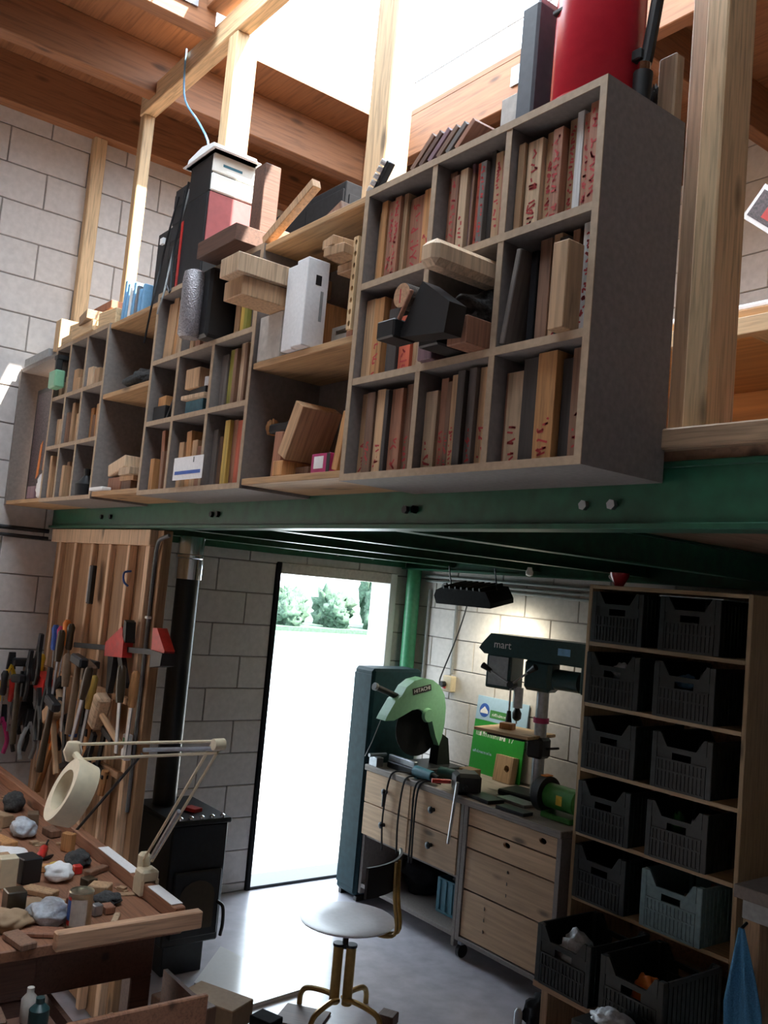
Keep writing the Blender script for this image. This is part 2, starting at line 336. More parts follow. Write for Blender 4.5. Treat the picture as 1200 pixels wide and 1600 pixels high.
# ================================================================== UPPER FLOOR on green steel
BY = 1.62
fu = sroot('floor_upper', (0, BY, 2.18)); oo = fu.location
MB(oo).box((WX+.01, BY+.01, 2.322), (2.5, WY, 2.345)).build('deck', 'deck', fu)
m = MB(oo); m.box((WX+.01, BY, 2.19), (2.5, BY+.014, 2.311)); m.box((WX+.01, BY-.02, 2.176), (2.5, BY+.06, 2.19), .002); m.box((WX+.01, BY-.004, 2.308), (2.5, BY+.06, 2.322), .002)
fb = m.build('front_beam', 'green_steel', fu)
for x in (-1.37, -1.29, -1.98, -2.02, -1.98, -3.18, -3.23, -4.3, -4.42):
    mt = 'steel' if x > -1.4 else 'iron'
    MB(oo).cyl((x, BY-.012, 2.232), (x, BY, 2.232), .012, n=6).build('bolt', mt, fb)
for x in (-4.7, -3.9, -3.1, -2.3, -.7, .1, .9, 1.7):
    m = MB(oo); m.box((x-.005, BY+.06, 2.2), (x+.005, WY-.1, 2.31)); m.box((x-.035, BY+.06, 2.192), (x+.035, WY-.1, 2.2), .001); m.box((x-.035, BY+.06, 2.31), (x+.035, WY-.1, 2.32), .001)
    m.build('joist', 'green_steel', fu)
m = MB(oo); m.box((WX+.01, WY-.1, 2.17), (2.5, WY-.085, 2.31)); m.box((WX+.01, WY-.14, 2.16), (2.5, WY-.04, 2.172)); m.build('rear_beam', 'green_steel', fu)
m = MB(oo); m.box((WX+.01, BY+.06, 2.17), (WX+.05, WY-.14, 2.31)); wbm = m.build('wall_beam', 'green_steel', fu)
for y in (3.25, 3.55, 3.85): MB(oo).cyl((WX+.05, y, 2.21), (WX+.064, y, 2.21), .012, n=6).build('bolt', 'steel', wbm)
MB(oo).box((WX+.02, 1.60, 2.322+.023), (2.5, 1.78, 2.39), .004).build('edge_plank', 'board_x', fu)
# posts and rail along the upper edge
def post(x0, x1, y0, y1, z0, z1, lab, mat='pine_z'): return single('timber_post', MB().box((x0, y0, z0), (x1, y1, z1), .004), mat, lab, 'post')
post(-4.67, -4.61, 1.665, 1.725, 2.39, 4.42, 'slim pine post with its top under the end of the timber rail')
post(-3.66, -3.575, 1.665, 1.775, 2.39, 4.42, 'bright pine post behind the stacked beige and red cabinets')
post(-2.475, -2.36, 1.665, 1.765, 2.39, 4.42, 'pine post at the joint of open shelves and big cubby shelf')
post(-1.16, -1.105, 1.665, 1.775, 2.39, 4.42, 'broad pine post standing clear of the grey end panel', 'pine_z')
post(-1.215, -1.165, 1.69, 1.775, 2.405, 4.42, 'second pine upright nailed against the broad post', 'board_z')
post(WX+.001, WX+.06, 1.585, 1.66, 3.031, 4.45, 'pale batten fixed upright on the block wall')
single('timber_rail', MB().box((-4.67, 1.66, 4.42), (2.4, 1.73, 4.54), .004), 'pine_x', 'horizontal pine rail across the tops of the posts', 'rail')
# pixel of the 1200x1600 photo -> point where its ray meets a plane
CAM = Vector((0, 0, 2.0))
def ray(px, py): return RT*((px-600)/1418)+UP*(-(py-800)/1418)+fw
def onY(px, py, y): d = ray(px, py); return CAM+d*(y/d.y)
def onX(px, py, x): d = ray(px, py); return CAM+d*(x/d.x)
def onZ(px, py, z): d = ray(px, py); return CAM+d*((z-2.0)/d.z)

# ================================================================== CUBBY SHELVES hung before the upper edge
F0, FB = 1.35, 1.612
def pan(name, a, b, par, oo, horiz):
    o = MB(oo).box(a, b).build(name, 'shelf_grey', par)
    MB(oo).box((a[0], a[1]-.002, a[2]), (b[0], a[1]+.0005, b[2])).build('edge_band', 'shelf_edge', o)
def unit(label, x0, x1, z0, z1, zs, xd, th=.018):
    t = thing('cubby_shelf', label, 'shelf', ((x0+x1)/2, (F0+FB)/2, z0)); oo = t.location
    pan('side_panel', (x0, F0, z0), (x0+th, FB, z1), t, oo, 0); pan('side_panel', (x1-th, F0, z0), (x1, FB, z1), t, oo, 0)
    pan('bottom_panel', (x0+th, F0, z0), (x1-th, FB, z0+th), t, oo, 1); pan('top_panel', (x0+th, F0, z1-th), (x1-th, FB, z1), t, oo, 1)
    for z in zs: pan('shelf_panel', (x0+th, F0+.001, z-th/2), (x1-th, FB, z+th/2), t, oo, 1)
    lv = [z0+th]+[q for z in zs for q in (z-th/2, z+th/2)]+[z1-th]
    for r in range(len(lv)//2):
        for x in xd: pan('divider', (x-th/2, F0+.002, lv[2*r]), (x+th/2, FB, lv[2*r+1]), t, oo, 0)
    MB(oo).box((x0+th, FB-.006, z0+th), (x1-th, FB-.001, z1-th)).build('back_panel', 'shelf_grey', t)
    return t
unit('big grey cubby shelf with nine bays and a bare grey end panel', -1.98, -1.16, 2.275, 3.07, (2.54, 2.80), (-1.69, -1.435))
unit('middle cubby shelf with a silver wrapped column in its top row', -3.35, -2.53, 2.275, 3.07, (2.55, 2.79), (-3.10, -2.82))
unit('far cubby shelf crammed with small wooden offcuts', -4.57, -3.86, 2.275, 3.05, (2.54, 2.785), (-4.36, -4.13))
def shelfboard(x0, x1, z, lab, mat='ply_shelf', th=.02, y0=F0+.004): return single('shelf_board', MB().box((x0, y0, z-th/2), (x1, FB, z+th/2), .002), mat, lab, 'shelf')
shelfboard(-2.53, -1.98, 3.055, 'orange ply board roofing the open section beside the big cubby shelf')
shelfboard(-2.53, -1.98, 2.665, 'orange ply board under the two white cartons')
shelfboard(-2.53, -1.98, 2.295, 'lowest orange ply board under the leaning wooden block')
shelfboard(-3.86, -3.35, 3.035, 'orange board carrying the row of blue folders')
shelfboard(-3.86, -3.35, 2.72, 'orange board under the dark basket')
shelfboard(-3.86, -3.35, 2.295, 'lowest orange board under the heap of wooden blocks')
shelfboard(-5.172, -4.57, 2.287, 'orange board under the end bay next to the block wall')
shelfboard(-5.172, -4.57, 3.02, 'grey board over the end bay next to the block wall', 'shelf_grey')
for x0, x1, lab in ((-2.53, -1.98, 'back board added to darken the open section with the cartons'), (-3.86, -3.35, 'back board added to darken the open section with the heap')): single('back_board', MB().box((x0, FB, 2.285), (x1, FB+.006, 3.045)), 'shelf_grey', lab, 'panel')  # grey backs added to darken the insides of the open sections
single('end_panel', MB().box((-5.195, F0, 2.277), (-5.172, FB, 3.03), .002), 'shelf_grey', 'grey-green side panel of the end bay against the block wall', 'panel')

ORD = ['first', 'second', 'third', 'fourth', 'fifth', 'sixth', 'seventh', 'eighth', 'ninth', 'tenth', 'eleventh', 'twelfth']
CN = dict(t='tan', o='orange', r='reddish', b='brown', d='dark', w='white', y='yellow', g='olive', p='pale', k='grey', x='red', s='plum')
def scribble(par, x0, x1, y, z0, z1, rr):
    m = MB(); w = x1-x0; z = z0; a0, a1 = x0+w*.18, x1-w*.18; h = max(.006, min(.016, w*.5))
    while z < z1-h:
        if rr.random() < .84:
            pts = [(rr.uniform(a0, a1), rr.uniform(z, z+h)) for _ in range(rr.randint(2, 4))]
            for (p, q), (u, v) in zip(pts, pts[1:]):
                dx, dz = u-p, v-q; l = math.hypot(dx, dz) or 1; nx, nz = -dz/l*.0022, dx/l*.0022
                m.add([(p-nx, y, q-nz), (p+nx, y, q+nz), (u+nx, y, v+nz), (u-nx, y, v-nz)], [(0, 1, 2, 3)])
        z += h*.8
    if m.f: m.build('handwriting', 'ink', par)['kind'] = 'stuff'
def fill(x0, x1, z0, z1, spec, where, grp, frm, seed, yin=.02, noun='board', dep=.19):
    """spec: letter = wood colour, number = relative thickness, * = red writing, @ = height; _ = gap; < > lean"""
    rr = random.Random(seed); tk = spec.split(); P = []
    for s in tk:
        red = s.count('*'); s = s.replace('*', ''); lean = 0
        if s.endswith('<'): lean = -1; s = s[:-1]
        if s.endswith('>'): lean = 1; s = s[:-1]
        h = None
        if '@' in s: s, h = s.split('@'); h = float(h)
        P.append([s[0], float(s[1:] or 1), red, h, lean])
    tot = sum(p[1] for p in P); x = x0+.003; W_ = (x1-x0-.006)/tot; nb = sum(p[0] != '_' for p in P); k = 0
    for c, w, red, h, lean in P:
        ww = w*W_
        if c == '_': x += ww; continue
        k += 1; n = nb-k
        hh = (z1-z0)*(h or rr.uniform(.84, .95)); y0 = F0+yin+rr.uniform(-.006, .02)
        w2 = ww-.0025
        lab = '%s %s%s, %s from %s, %s' % (CN[c], noun, ' with red writing' if red else '', ORD[n], frm, where)
        ang = lean*5
        o = MB().box((-w2/2, 0, 0), (w2/2, dep, hh), .0012).build('wood_board', 'bd_'+c)
        tag(o, lab, 'board', grp)
        if red: scribble(o, -w2/2, w2/2, -.0007, hh*.03, hh*(.45 if red == 1 else .95), rr)
        o.location = (x+ww/2, y0, z0+.0005+abs(math.sin(R_(ang)))*w2/2); o.rotation_euler = (0, R_(ang), 0)
        x += ww
G = 'grey panel side'; U = 'big shelf'
A0, A1, A2 = (-1.962, -1.70), (-1.681, -1.445), (-1.426, -1.178)
g = 'boards standing in the big cubby shelf'
fill(*A0, 2.81, 3.052, 't1 o1 r1.2** r1** t.7@.92 r2.2** o1.2* t1.1**', 'top row inner bay, '+U, g, G, 1)
fill(*A1, 2.81, 3.052, 'r1.2** r1.2** p1.2@.88* s.5 b.4@.8 x1** k.9** d.7@.95 t1.1** r1.2**', 'top row centre bay, '+U, g, G, 2)
fill(*A2, 2.81, 3.052, 't.8@.86 p1.7@.86** t1.3@.9** r1.1** t.9** w.8@.95 r.9** r1.4**', 'top row outer bay, '+U, g, G, 3)
fill(*A0, 2.55, 2.79, 't1@.9 o1*@.88 r.6@.86 d1@.7 x1.1@.6* t1.2@.6*', 'middle row inner bay, '+U, g, G, 4)
fill(*A2, 2.55, 2.79, '_3 b1.3@.95 t1@.97* d1@.9 b.8@.95 _.7 w1.2@.95**', 'middle row outer bay, '+U, g, G, 5)
fill(*A0, 2.294, 2.53, 't1.4* b1.1* t1.1* d.5@.9 r1.4* b.8* t1.3*', 'bottom row inner bay, '+U, g, G, 6)
fill(*A1, 2.294, 2.53, 'p1.7@.8* r1* b.7* t.8* d1@.95 k1@.97* t1.3@.97* d.9@.7', 'bottom row centre bay, '+U, g, G, 7)
fill(*A2, 2.294, 2.53, 'r.4 p1.6* d1.5@.95 o1.8@.97* d1@.9 b1.6@.97*', 'bottom row outer bay, '+U, g, G, 8)
G = 'open shelves'; U = 'middle cubby unit'; g = 'boards standing in the middle cubby shelf'
C0, C1, C2 = (-3.33, -3.11), (-3.09, -2.83), (-2.81, -2.55)
fill(*C0, 2.80, 3.052, '_.2 t1.2> t1.2> o.8> t1> b.8> _.7', 'top row far bay, '+U, g, G, 11)
fill(*C1, 2.80, 3.052, 'b.8 t.7 r1 b.8 r.8 d1 _1', 'top row centre bay, '+U, g, G, 12)
fill(*C2, 2.80, 3.052, '_1.6 t.9 o.8 y.7 g.6@.9 k.5 p.6 w.5 k.5', 'top row near bay, '+U, g, G, 13, dep=.12)
fill(*C2, 2.56, 2.78, 'k1.2 g1.6 b.6 p1.2@.95 b.5 p.8@.95 k.7', 'middle row near bay, '+U, g, G, 14)
fill(*C0, 2.294, 2.535, '_.3 t1@.5 o1.2@.5 _.6 r1@.95< b.8@.6 o1@.6 t1@.75', 'bottom row far bay, '+U, g, G, 15)
fill(*C1, 2.294, 2.535, '_.6 t1@.7 _.6 o1@.85< t1@.7 r1@.6 b1@.7', 'bottom row centre bay, '+U, g, G, 16)
fill(*C2, 2.294, 2.535, 'k1@.8 b.7@.7 t.8@.7 y1@.9 r.9@.9 x.9@.88 o.8@.95 r.8@.9', 'bottom row near bay, '+U, g, G, 17)

# ---- clutter in the bays, each piece its own thing
def blk(a, b, mat, lab, rot=(0, 0, 0), name='wood_block', cat='block', ch=.002):
    a = Vector(a); b = Vector(b); c = (a+b)/2; h = (b-a)/2; h = Vector((abs(h.x), abs(h.y), abs(h.z)))
    o = MB().box(-h, h, ch).build(name, mat); o.location = c; o.rotation_euler = [R_(q) for q in rot]; return tag(o, lab, cat)
def lumpy(c, sz, mat, lab, seed, name='sack', cat='cloth', rot=(0, 0, 0), amp=.25, fq=2.5):
    o = MB().lump((0, 0, 0), sz, seed, amp, fq).build(name, mat, None, 'soft'); o.location = c; o.rotation_euler = [R_(q) for q in rot]; return tag(o, lab, cat)
# big shelf, centre of the middle row
blk((-1.525, 1.19, 2.705), (-1.465, 1.58, 2.765), 'bd_p', 'pale rounded plank poking out over the black case', (0, 0, 0), 'plank', 'plank', .014)
lumpy((-1.575, 1.42, 2.648), (.05, .13, .02), 'rag', 'dark folded sack under the pale rounded plank', 3)
lumpy((-1.492, 1.40, 2.6125), (.03, .09, .046), 'rag', 'lower dark folded sack above the reddish cube', 4)
l = thing('log', 'short round log with red mark on its cut end', 'log', (-1.648, 1.25, 2.685)); MB().cyl((0, 0, 0), (0, .25, 0), .030, n=18).build('bark', 'bark', l, True); MB().cyl((0, -.0015, 0), (0, .001, 0), .029, n=18).build('cut_end', 'log_end', l); MB().box((-.006, -.002, -.018), (-.002, -.0016, .016)).build('red_mark', 'ink', l)
b = thing('tool_case', 'slanting black case leaning out of the middle bay', 'case', (-1.53, 1.25, 2.555)); oo = b.location
MB(oo).prism([(-1.540, 2.688), (-1.612, 2.572), (-1.452, 2.556), (-1.442, 2.622)], 1.222, 1.272).build('lid', 'black', b); MB(oo).box((-1.60, 1.272, 2.556), (-1.53, 1.5, 2.64), .004).build('body', 'black', b); MB(oo).box((-1.668, 1.20, 2.568), (-1.603, 1.27, 2.612), .004).build('holster', 'black', b)
blk((-1.63, 1.212, 2.635), (-1.55, 1.2225, 2.643), 'bd_r', 'thin red-brown stick lying over the black case', (0, -58, 0), 'stick', 'stick')
blk((-1.515, 1.285, 2.55), (-1.452, 1.46, 2.612), 'bd_r', 'reddish cube of wood under the dark sacks', (0, 0, 0))
blk((-1.672, 1.33, 2.5495), (-1.622, 1.48, 2.656), 'bd_s', 'plum coloured block under the short round log', (0, 0, 0))
blk((-1.405, 1.355, 2.555), (-1.39, 1.52, 2.765), 'bd_k', 'grey plank leaning against the black plate', (0, 9, 0), 'plank', 'plank')
blk((-1.366, 1.38, 2.55), (-1.346, 1.53, 2.76), 'black_matt', 'black plate beside the leaning grey plank', (0, 0, 0), 'plate', 'plate')
blk((-1.25, 1.322, 2.5495), (-1.208, 1.385, 2.732), 'bd_t', 'yellowish box block jutting from the middle row', (0, 0, 0))
# open section between the two
blk((-2.335, 1.335, 2.677), (-2.272, 1.41, 2.935), 'paper', 'slim white carton standing beside the printed one', (0, 0, 0), 'carton', 'carton')
b = thing('carton', 'white carton with printed side jutting from the open section', 'carton', (-2.235, 1.325, 2.677))
MB().box((-.032, 0, 0), (.03, .075, .262), .002).build('body', 'paper', b); MB().box((.0302, .03, .185), (.0306, .05, .215)).build('print', 'black', b); MB().box((.0302, .05, .08), (.0306, .06, .17)).build('print', 'lamp_grey', b)
b = thing('carton', 'light grey carton at the far side of the open section', 'carton', (-2.505, 1.36, 2.677)); MB().box((-.018, 0, 0), (.12, .10, .146), .002).build('body', 'offwhite', b)
blk((-2.30, 1.42, 2.676), (-2.26, 1.55, 2.84), 'bd_o', 'orange board standing behind the printed carton', (0, 0, 0), 'wood_board', 'board')
b = thing('speaker_block', 'white block with two black slots behind the cartons', 'block', (-2.185, 1.45, 2.676)); m = MB().box((-.055, .03, 0), (.055, .1, .085))
for z0, z1 in ((0, .03), (.044, .06), (.074, .085)): m.box((-.055, 0, z0), (.055, .03, z1))
for z0 in (.03, .06): m.box((-.055, 0, z0), (-.035, .03, z0+.014)); m.box((.03, 0, z0), (.055, .03, z0+.014))
m.build('body', 'offwhite', b)
blk((-2.06, 1.38, 2.676), (-2.03, 1.56, 2.87), 'bd_r', 'red-brown board against the side of the big shelf', (0, 0, 0), 'wood_board', 'board')
s = thing('slotted_strip', 'yellowish strip with a row of black holes up the shelf side', 'strip', (-2.0, 1.345, 2.69)); m = MB()
for k in range(8): m.plate(-.012, .010, k*.0325, (k+1)*.0325, 0, .01, 0, (k+.5)*.0325, .006, .008, 10)
m.build('strip', 'pine_z', s)
for q, (x0, x1, z, an) in enumerate(((-2.10, -2.02, 2.8966, 10), (-2.095, -2.03, 2.925, -8), (-2.105, -2.0, 2.8706, 0))):
    blk((x0, 1.30 if q < 2 else 1.36, z), (x1, 1.50, z+(.028 if q < 2 else .0256)), 'bd_t', ['tan offcut poking out under the roofing board', 'short offcut laid above the other under the roofing board', 'flat lath resting over the red-brown board'][q], (0, 0, an), 'offcut', 'offcut')
blk((-2.475, 1.20, 2.8245), (-2.36, 1.5, 2.8825), 'bd_t', 'thick square timber jutting over the grey carton', (0, 0, 0), 'timber', 'timber')
blk((-2.455, 1.17, 2.883), (-2.342, 1.5, 2.942), 'bd_p', 'upper square timber stacked on another by the wrapped column', (0, 0, 0), 'timber', 'timber')
# lower open section
p = thing('hand_plane', 'black hand plane with wooden grip on a red-brown block', 'plane', (-2.40, 1.40, 2.452)); MB().box((-.075, 0, 0), (.06, .14, .03), .006).build('body', 'black', p); MB().lump((-.085, .02, .0), (.018, .02, .028), 2).build('grip', 'bd_o', p, True); MB().box((-.02, .03, .03), (.045, .1, .042), .004).build('blade', 'iron', p)
blk((-2.415, 1.39, 2.306), (-2.365, 1.54, 2.45), 'bd_r', 'red-brown block standing under the hand plane', (0, 3, 0))
blk((-2.30, 1.36, 2.355), (-2.25, 1.50, 2.525), 'bd_t', 'wooden block leaning back on a small orange one', (0, 27, 0))
blk((-2.355, 1.36, 2.306), (-2.30, 1.52, 2.352), 'bd_o', 'small orange block at the foot of the leaning one')
blk((-2.29, 1.40, 2.306), (-2.22, 1.53, 2.335), 'bd_b', 'flat brown block under the leaning one')
b = thing('small_box', 'purple cardboard box with white label in the open section', 'box', (-2.125, 1.38, 2.306)); MB().box((-.05, 0, 0), (.045, .12, .058), .002).build('body', 'magenta', b); MB().box((-.035, -.0008, .015), (.012, 0, .05)).build('paper_label', 'paper', b); MB().box((.028, -.0006, .001), (.0445, .0, .057)).build('end_band', 'black', b)
lumpy((-2.068, 1.525, 2.306), (.055, .045, .15), 'cardboard', 'bulging brown paper sack behind the purple box', 21, 'paper_sack', 'sack', amp=.15)
blk((-2.04, 1.37, 2.309), (-2.012, 1.44, 2.473), 'bd_o', 'orange plank leaning by the brown paper sack', (0, 12, 0), 'wood_board', 'board')
lumpy((-2.157, 1.535, 2.401), (.028, .03, .035), 'rag', 'black cloth lump behind the leaning wooden block', 22)
blk((-2.185, 1.505, 2.306), (-2.13, 1.57, 2.40), 'bd_b', 'brown box behind the purple cardboard box')
# middle unit
w = thing('wrapped_column', 'silver foil wrapped column hanging out of the middle cubby shelf', 'column', (-2.885, 1.285, 2.80))
MB().lathe([(.032, 0), (.04, .01), (.041, .2), (.038, .23), (.02, .24)], 18).build('foil_wrap', 'wrap', w, True); MB().box((.0, .02, .0), (.085, .13, .245), .01).build('dark_core', 'black', w)
s = thing('paper_sign', 'white paper notice with a blue line hanging on the middle shelf', 'sign', onY(293, 731, 1.335)); MB().box((-.115, 0, -.04), (.115, .0012, .04)).build('sheet', 'paper', s); MB().box((-.10, -.0008, -.021), (.10, 0, -.009)).build('blue_print', 'blue', s); MB().box((.04, -.0008, .018), (.046, 0, .036)).build('mark', 'black', s)
def lean(x, z0, w, L, a, y0, y1, mat, lab):   # a piece standing on z0, its top tipped towards +x by a degrees
    t = R_(a); o = MB().box((-w/2, y0, -L/2), (w/2, y1, L/2), .0015).build('offcut', mat); o.location = (x+math.sin(t)*L/2, 0, z0+math.cos(t)*L/2+abs(math.sin(t))*w/2); o.rotation_euler = (0, t, 0); return tag(o, lab, 'offcut')
def off(a, b, mat, lab, rz=0): blk(a, b, mat, lab, (0, 0, rz), 'offcut', 'offcut')
off((-3.325, 1.37, 2.5595), (-3.225, 1.48, 2.62), 'black', 'black tool head in the far middle bay', 3)
off((-3.315, 1.38, 2.6205), (-3.235, 1.50, 2.66), 'bd_o', 'orange offcut above the black tool head', -4)
lean(-3.20, 2.5595, .022, .13, 25, 1.42, 1.47, 'bd_r', 'red-brown handle leaning in the far middle bay')
lean(-3.215, 2.5595, .012, .16, 35, 1.375, 1.39, 'black', 'black rod slanting across the far middle bay')
off((-3.04, 1.37, 2.5595), (-2.90, 1.50, 2.61), 'teal', 'dark teal box on the floor of the centre middle bay')
off((-3.04, 1.352, 2.6105), (-2.87, 1.46, 2.626), 'bd_p', 'pale lath under the black clip', 3)
off((-3.02, 1.37, 2.6265), (-2.88, 1.47, 2.652), 'black', 'black clip lying under the tan box', -3)
off((-3.04, 1.36, 2.6525), (-2.935, 1.50, 2.725), 'bd_t', 'tan cardboard-like box at the top of the centre middle bay', 2)
off((-2.925, 1.38, 2.6525), (-2.885, 1.44, 2.69), 'paper', 'crumpled white scrap beside the tan box', 12)
# D: open section heap, basket
o = lumpy((-3.62, 1.46, 2.73), (.15, .08, .055), 'rag', 'dark round basket of black bits on the upper board', 31, 'basket', 'basket')
off((-3.84, 1.335, 2.3055), (-3.69, 1.375, 2.32), 'white', 'white plastic strip sliding out of the heap')
off((-3.76, 1.385, 2.3055), (-3.63, 1.52, 2.365), 'bd_r', 'reddish block low in the heap', 2)
off((-3.60, 1.38, 2.3055), (-3.50, 1.52, 2.345), 'bd_b', 'dark brown block at the bottom of the heap')
off((-3.62, 1.38, 2.3455), (-3.49, 1.50, 2.3655), 'bd_t', 'tan lath beneath the rounded offcut', 3)
off((-3.60, 1.36, 2.366), (-3.46, 1.50, 2.396), 'bd_p', 'rounded pale offcut in the middle of the heap', -4)
o = MB().box((-.09, -.075, 0), (.09, .075, .05), .003).build('offcut', 'bd_p'); o.location = (-3.66, 1.45, 2.386); o.rotation_euler = (0, R_(-11), 0); tag(o, 'pale grey block on top of the heap', 'offcut')
lean(-3.445, 2.3055, .02, .12, 40, 1.40, 1.52, 'bd_p', 'pale lath leaning right of the pale block')
# E: far shelf, small offcuts
rr = random.Random(5); EB = [(-4.55, -4.37), (-4.35, -4.14), (-4.12, -3.88)]; ER = [(2.795, 3.0), (2.55, 2.765), (2.294, 2.52)]
EC = ['end bay', 'central bay', 'heap bay']
for r in range(3):
    for c in range(3):
        x0, x1 = EB[c]; z0, z1 = ER[r]; n = (3 if r == 0 else 5)
        for k in range(n):
            mt = rr.choice('toprtotb' if r else 'ttp'); hh = rr.uniform(.5, .92)*(z1-z0) if r else rr.uniform(.3, .6)*(z1-z0); ww = (x1-x0)/n
            o = MB().box((-ww*.38, 0, 0), (ww*.38, .14, hh), .002).build('offcut', 'bd_'+mt)
            o.location = (x0+ww*(k+.5), F0+(.10 if (r, c) == (2, 2) else .004+rr.uniform(0, .05)), z0+.002); o.rotation_euler = (0, R_(rr.uniform(-1, 1)), 0)
            tag(o, '%s offcut, %s from the heap side, %s row %s, far shelf' % (CN[mt], ORD[n-1-k], ['top', 'middle', 'bottom'][r], EC[c]), 'offcut', 'offcuts in the far cubby shelf')
l = thing('clip_lamp', 'grey clip lamp hanging over the far shelf corner', 'lamp', (-4.47, 1.31, 2.83)); MB().box((-.055, 0, 0), (.045, .05, .085), .006).build('shade', 'saw_green', l); MB().box((-.012, .01, .085), (.015, .04, .15), .004).build('stem', 'black', l); MB().box((-.03, .01, .14), (.02, .2, .165), .004).build('arm', 'black', l)
j = thing('oil_can', 'black spouted oil can in the bottom row of the far shelf', 'can', (-4.00, 1.375, 2.2935)); MB().lathe([(.045, 0), (.048, .05), (.03, .065), (.012, .09), (.016, .10), (.016, .12)], 16).build('body', 'black', j, True); MB().tube([(-.03, 0, .05), (-.07, 0, .062), (-.09, 0, .058)], .008).build('spout', 'black', j)
# F: end bay - framed dark picture, bag, box
pf = thing('framed_picture', 'dark framed picture with yellow shapes in the end bay', 'picture', (-4.86, 1.435, 2.299)); MB().box((-.26, 0, 0), (.26, .02, .62), .006).build('frame', 'black', pf); MB().box((-.23, -.002, .03), (.23, 0, .59)).build('canvas', 'picture_dark', pf)
for k, (x, z, h) in enumerate(((-.08, .12, .2), (.02, .16, .3), (.1, .1, .16))): MB().prism([(x-.02, z), (x+.02, z+.02), (x+.035, z+h), (x+.005, z+h*.9)], -.004, -.0021).build('yellow_shape', 'orange', pf)
blk((-4.80, 1.352, 2.298), (-4.68, 1.375, 2.36), 'bd_s', 'plum box standing before the dark framed picture', (0, 0, 0), 'box', 'box')
lumpy((-4.63, 1.378, 2.298), (.036, .026, .07), 'paper', 'white paper bag leaning at the far shelf corner', 41, 'paper_bag', 'bag')
# ---- on top of the shelves
blk((-5.13, 1.35, 3.031), (-4.72, 1.42, 3.075), 'lamp_grey', 'blue-grey tray on the board over the end bay', (0, 0, 0), 'tray', 'tray')
lumpy((-5.06, 1.54, 3.03), (.08, .05, .15), 'cardboard', 'brown paper bag against the block wall over the end bay', 43, 'paper_bag', 'bag', amp=.12)
pk = [((-4.68, 1.36, 3.052), (-4.60, 1.56, 3.21), 'pine_z', (0, 0, 0), 'upright pine offcut at the end of the timber pile'), ((-4.56, 1.36, 3.052), (-4.36, 1.58, 3.10), 'pine_x', (0, 0, 0), 'lowest pine offcut of the timber pile by the upright one'), ((-4.50, 1.38, 3.107), (-4.28, 1.58, 3.155), 'pine_x', (0, 0, 4), 'second layer pine offcut of the timber pile'), ((-4.34, 1.34, 3.052), (-4.06, 1.58, 3.10), 'pine_x', (0, 0, 0), 'broad pine offcut low in the timber pile'), ((-4.26, 1.33, 3.107), (-4.08, 1.50, 3.15), 'board_x', (0, 0, -8), 'brown offcut set across the timber pile'), ((-4.04, 1.36, 3.052), (-3.87, 1.60, 3.125), 'pine_x', (0, 0, 5), 'thick square timber end lit at the folder end'), ((-4.30, 1.40, 3.162), (-4.02, 1.56, 3.20), 'bd_r', (0, 0, 0), 'reddish plank on top of the timber pile')]
for a, b, mt, ro, lab in pk: blk(a, b, mt, lab, ro, 'timber_offcut', 'timber')
FC = ['sky_blue', 'sky_blue', 'white', 'sky_blue', 'galv', 'sky_blue', 'sky_blue']
for k in range(7):
    o = MB().box((0, 0, 0), (.022, .20, .19-.012*(k % 3)-.01*k), .002).build('folder', FC[k]); o.location = (-3.83+k*.036, 1.38, 3.0465); o.rotation_euler = (0, R_(5), 0)
    tag(o, '%s folder, %s from the black electronics, in a row on the shelf' % ({'sky_blue': 'blue', 'white': 'white', 'galv': 'grey'}[FC[k]], ORD[6-k]), 'folder', 'row of folders on the shelf')
# stack of red panelled cabinet, beige computer case, white lid, black electronics beside it
ca = thing('panel_cabinet', 'crimson fronted cabinet with black back under the beige case', 'cabinet', (-3.12, 1.37, 3.071))
MB().box((-.10, .0, .0), (.085, .24, .335), .004).build('body', 'black', ca); MB().box((.0855, .0, .085), (.091, .24, .333), .002).build('crimson_panel', 'crimson_panel', ca); MB().box((-.10, -.006, .0), (.085, -.0005, .33), .001).build('back_grille', 'iron', ca)  # black band below the crimson panel stands in for the shadow at its base
pc = thing('computer_case', 'beige desktop computer case lying on the crimson cabinet', 'computer', (-3.12, 1.37, 3.407))
MB().box((-.10, .0, 0), (.083, .285, .145), .004).build('body', 'black', pc); MB().box((.0835, .0, .0), (.095, .285, .068), .004).build('bezel', 'case_pale', pc); MB().box((.0835, .0, .072), (.095, .285, .145), .004).build('bezel', 'case_pale', pc); MB().box((.0952, .04, .10), (.0956, .12, .11)).build('badge', 'teal', pc)
pr = thing('upturned_tray', 'white plastic tray upside down on the computer case', 'tray', (-3.12, 1.37, 3.553)); MB().prism([(-.13, .0), (.12, .0), (.10, .03), (.0, .045), (-.11, .03)], -.01, .17).build('body', 'white', pr, True); MB().box((-.14, -.02, 0), (.13, .18, .006), .003).build('rim', 'white', pr)
el = thing('amplifier', 'black electronics rack with loose cables beside the crimson cabinet', 'electronics', (-3.40, 1.40, 3.071)); MB().box((-.02, 0, 0), (.175, .18, .46), .005).build('body', 'black', el); MB().box((-.15, 0, 0), (-.022, .16, .31), .005).build('body', 'black', el); MB().box((.08, -.004, .02), (.10, 0, .30)).build('red_strip', 'red', el); MB().box((-.10, -.012, .25), (-.07, 0, .275)).build('plug', 'white', el)
for k in range(6): MB().box((-.015, -.003, .03+k*.07), (.07, 0, .085+k*.07), .001).build('module', 'iron', el)
rr = random.Random(9)
